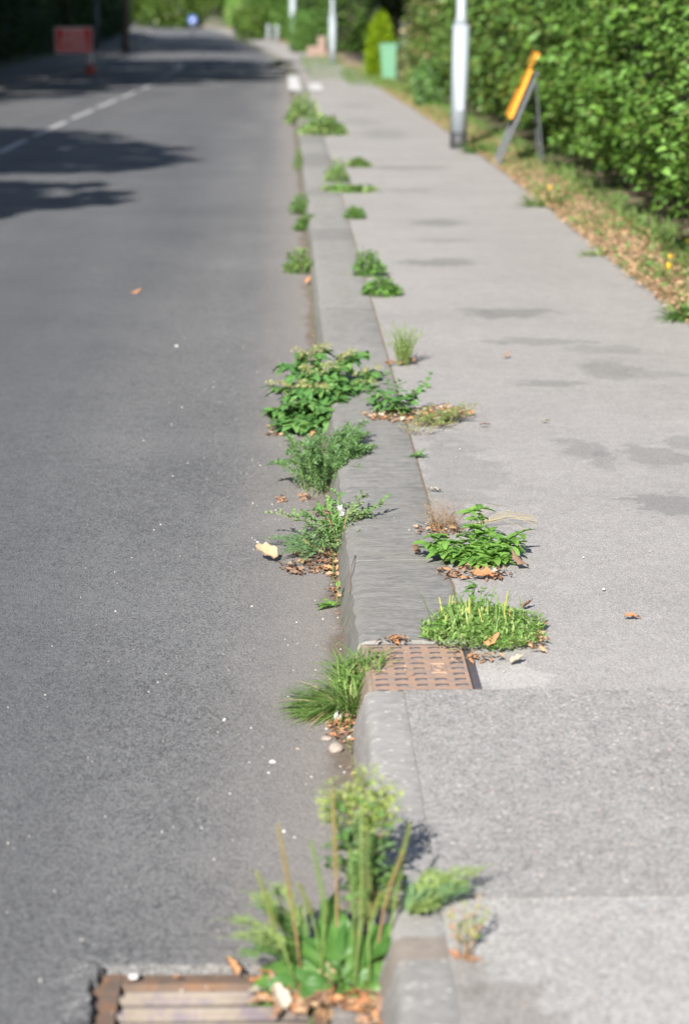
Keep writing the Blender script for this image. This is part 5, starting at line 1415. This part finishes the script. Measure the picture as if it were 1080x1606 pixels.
# small red and white round sign on a grey post
ps = at_y(673, 47, DB - 1); sg = thing("round_sign", "small round red and white sign on a grey post in the shrubs", "sign", (ps.x + .12, DB - 1, zg(DB - 1) + .1), R(18))
M_red = plain("sign_red", (.68, .03, .04), .5, var=.08); M_whitep = plain("sign_white", (.78, .78, .78), .5, var=.04); M_signback = plain("grey_sign_back", (.30, .31, .32), .6, var=.08)
zc = ps.z - sg.location.z
g = G(); g.tube([(0, 0, 0), (0, 0, zc + .55)], .035, 10); link("post", g.mesh("post", True), M_greyst, sg)
g = G(); g.tube([(-.08, -.045, zc), (-.08, -.06, zc)], .17, 24); link("disc", g.mesh("disc"), M_red, sg)
g = G(); g.tube([(-.04, -.062, zc - .02), (-.04, -.066, zc - .02)], .10, 24); link("disc_face", g.mesh("disc_face"), M_whitep, sg)
# blue round sign far down the road
p = gp(303, 47, KT) if False else at_y(302, 31, 205.)
bs_ = thing("keep_left_sign", "round blue sign with white arrow at the far end of the road", "sign", (p.x, 205, zg(205) + .1))
zc = p.z - bs_.location.z
g = G(); g.tube([(0, 0, 0), (0, 0, zc + .2)], .06, 8); link("post", g.mesh("post"), M_greyst, bs_)
g = G(); g.tube([(0, -.08, zc), (0, -.10, zc)], .36, 28); link("disc", g.mesh("disc"), plain("sign_blue", (.02, .07, .30), .5, var=.05), bs_)
g = G(); g.add([(-.16, -.105, zc - .16), (.10, -.105, zc + .16), (.16, -.105, zc + .10), (-.10, -.105, zc - .22)], [(0, 1, 2, 3)]); link("arrow", g.mesh("arrow"), M_whitep, bs_)
# leaning yellow works sign on an A frame
pA = gp(777, 258, KT); sA = gs(pA.y)
ya = thing("works_sign", "yellow temporary sign on a grey A-frame leaning beside the hedge", "sign", pA, R(-2))
top = at_y(846, 96, pA.y) - pA; top = Matrix.Rotation(R(2), 3, 'Z') @ top
M_yellow = plain("sign_yellow", (.80, .30, .01), .5, var=.06)
u = Vector((top.x, 0, top.z)); ul = u.length; ud = u / ul; nrm = Vector((-ud.z, 0, ud.x))
for yy in (-.32, .32):
    g = G(); g.tube([Vector((0, yy, 0)), Vector((0, yy, 0)) + ud * (ul * .9)], .021, 8); link("front_leg", g.mesh("leg"), M_dgrey, ya)
    ft = Vector((top.x + .03, yy, 0)); g = G(); g.tube([ft, Vector((0, yy, 0)) + ud * (ul * .85)], .009, 8); link("rear_leg", g.mesh("leg"), M_dgrey, ya)
for f_ in (.05, .42, .88):
    g = G(); c = ud * (ul * f_); g.tube([c + Vector((0, -.32, 0)), c + Vector((0, .32, 0))], .012, 8); link("crossbar", g.mesh("crossbar"), M_greyst, ya)
def slab(g, s0, s1, y0, y1, n0, n1):
    vs = []
    for n_ in (n0, n1):
        for (a, b) in ((s0, y0), (s1, y0), (s1, y1), (s0, y1)): vs.append(ud * a + Vector((0, b, 0)) + nrm * n_)
    g.add(vs, [(0, 1, 2, 3), (7, 6, 5, 4), (0, 4, 5, 1), (1, 5, 6, 2), (2, 6, 7, 3), (3, 7, 4, 0)])
g = G(); slab(g, ul * .44, ul * 1.06, -.36, .36, .062, .09); link("panel", g.mesh("panel"), M_yellow, ya)
g = G(); slab(g, ul * .45, ul * 1.05, -.35, .35, .048, .061); link("panel_backing", g.mesh("backing"), M_black, ya)
# red road closed sign and cone at the left
D1 = gp(120, 112, KT).y
c = at_y(116, 63, D1); s1 = gs(D1); w_, h_ = 58 / s1, 40 / s1
rs_ = thing("road_works_sign", "red temporary sign with white writing on a frame in the shade left of the road", "sign", (c.x, D1, zg(D1) + KT), R(3))
zc = c.z - rs_.location.z
g = G(); g.box(-w_ / 2, w_ / 2, -.012, .012, zc - h_ / 2, zc + h_ / 2); link("panel", g.mesh("panel"), M_red, rs_)
g = G()
for (a0, a1, b0, b1) in ((-.5, .5, .46, .5), (-.5, .5, -.5, -.46), (-.5, -.475, -.459, .459), (.475, .5, -.459, .459)):
    g.box(a0 * w_, a1 * w_, -.018, -.0125, zc + b0 * h_, zc + b1 * h_)
link("border", g.mesh("border"), M_whitep, rs_)
for txt, zz in (("ROAD", .24), ("AHEAD", -.04), ("CLOSED", -.32)):
    cu = bpy.data.curves.new("lettering", 'FONT'); cu.body = txt; cu.size = h_ * .30; cu.align_x = 'CENTER'; cu.extrude = .001; cu.offset = .001
    tmp = bpy.data.objects.new("lettering_curve", cu); me = bpy.data.meshes.new_from_object(tmp); bpy.data.objects.remove(tmp)
    me.materials.clear(); o = link("lettering", me, M_whitep, rs_)
    o.location = (0, -.015, zc + zz * h_ - .02); o.rotation_euler = (R(90), 0, 0)
for s in (-1, 1):
    g = G(); g.tube([(s * w_ * .4, .02, 0), (s * w_ * .4, .015, zc + h_ * .45)], .018, 8); link("leg", g.mesh("leg"), M_greyst, rs_)
    g = G(); g.tube([(s * w_ * .4, .5, 0), (s * w_ * .4, .03, zc + h_ * .4)], .016, 8); link("rear_leg", g.mesh("leg"), M_greyst, rs_)
pc = gp(142, 115, .02)
cn = thing("traffic_cone", "red traffic cone with white sleeve below the red sign", "cone", pc)
M_cone = plain("cone_red", (.55, .07, .03), .5, var=.08)
k = .72 / .75
g = G(); g.box(-.2, .2, -.2, .2, 0, .04); link("base", g.mesh("base"), M_cone, cn)
g = G(); g.tube([(0, 0, .041), (0, 0, .28)], [.155, .115], 20); link("lower_cone", g.mesh("cone", True), M_cone, cn)
g = G(); g.tube([(0, 0, .281), (0, 0, .60)], [.116, .06], 20); link("sleeve", g.mesh("sleeve", True), M_whitep, cn)
g = G(); g.tube([(0, 0, .601), (0, 0, .74)], [.058, .033], 20); link("tip", g.mesh("tip", True), M_cone, cn)
# buildings hinted beyond the bend: a pale house front among the trees
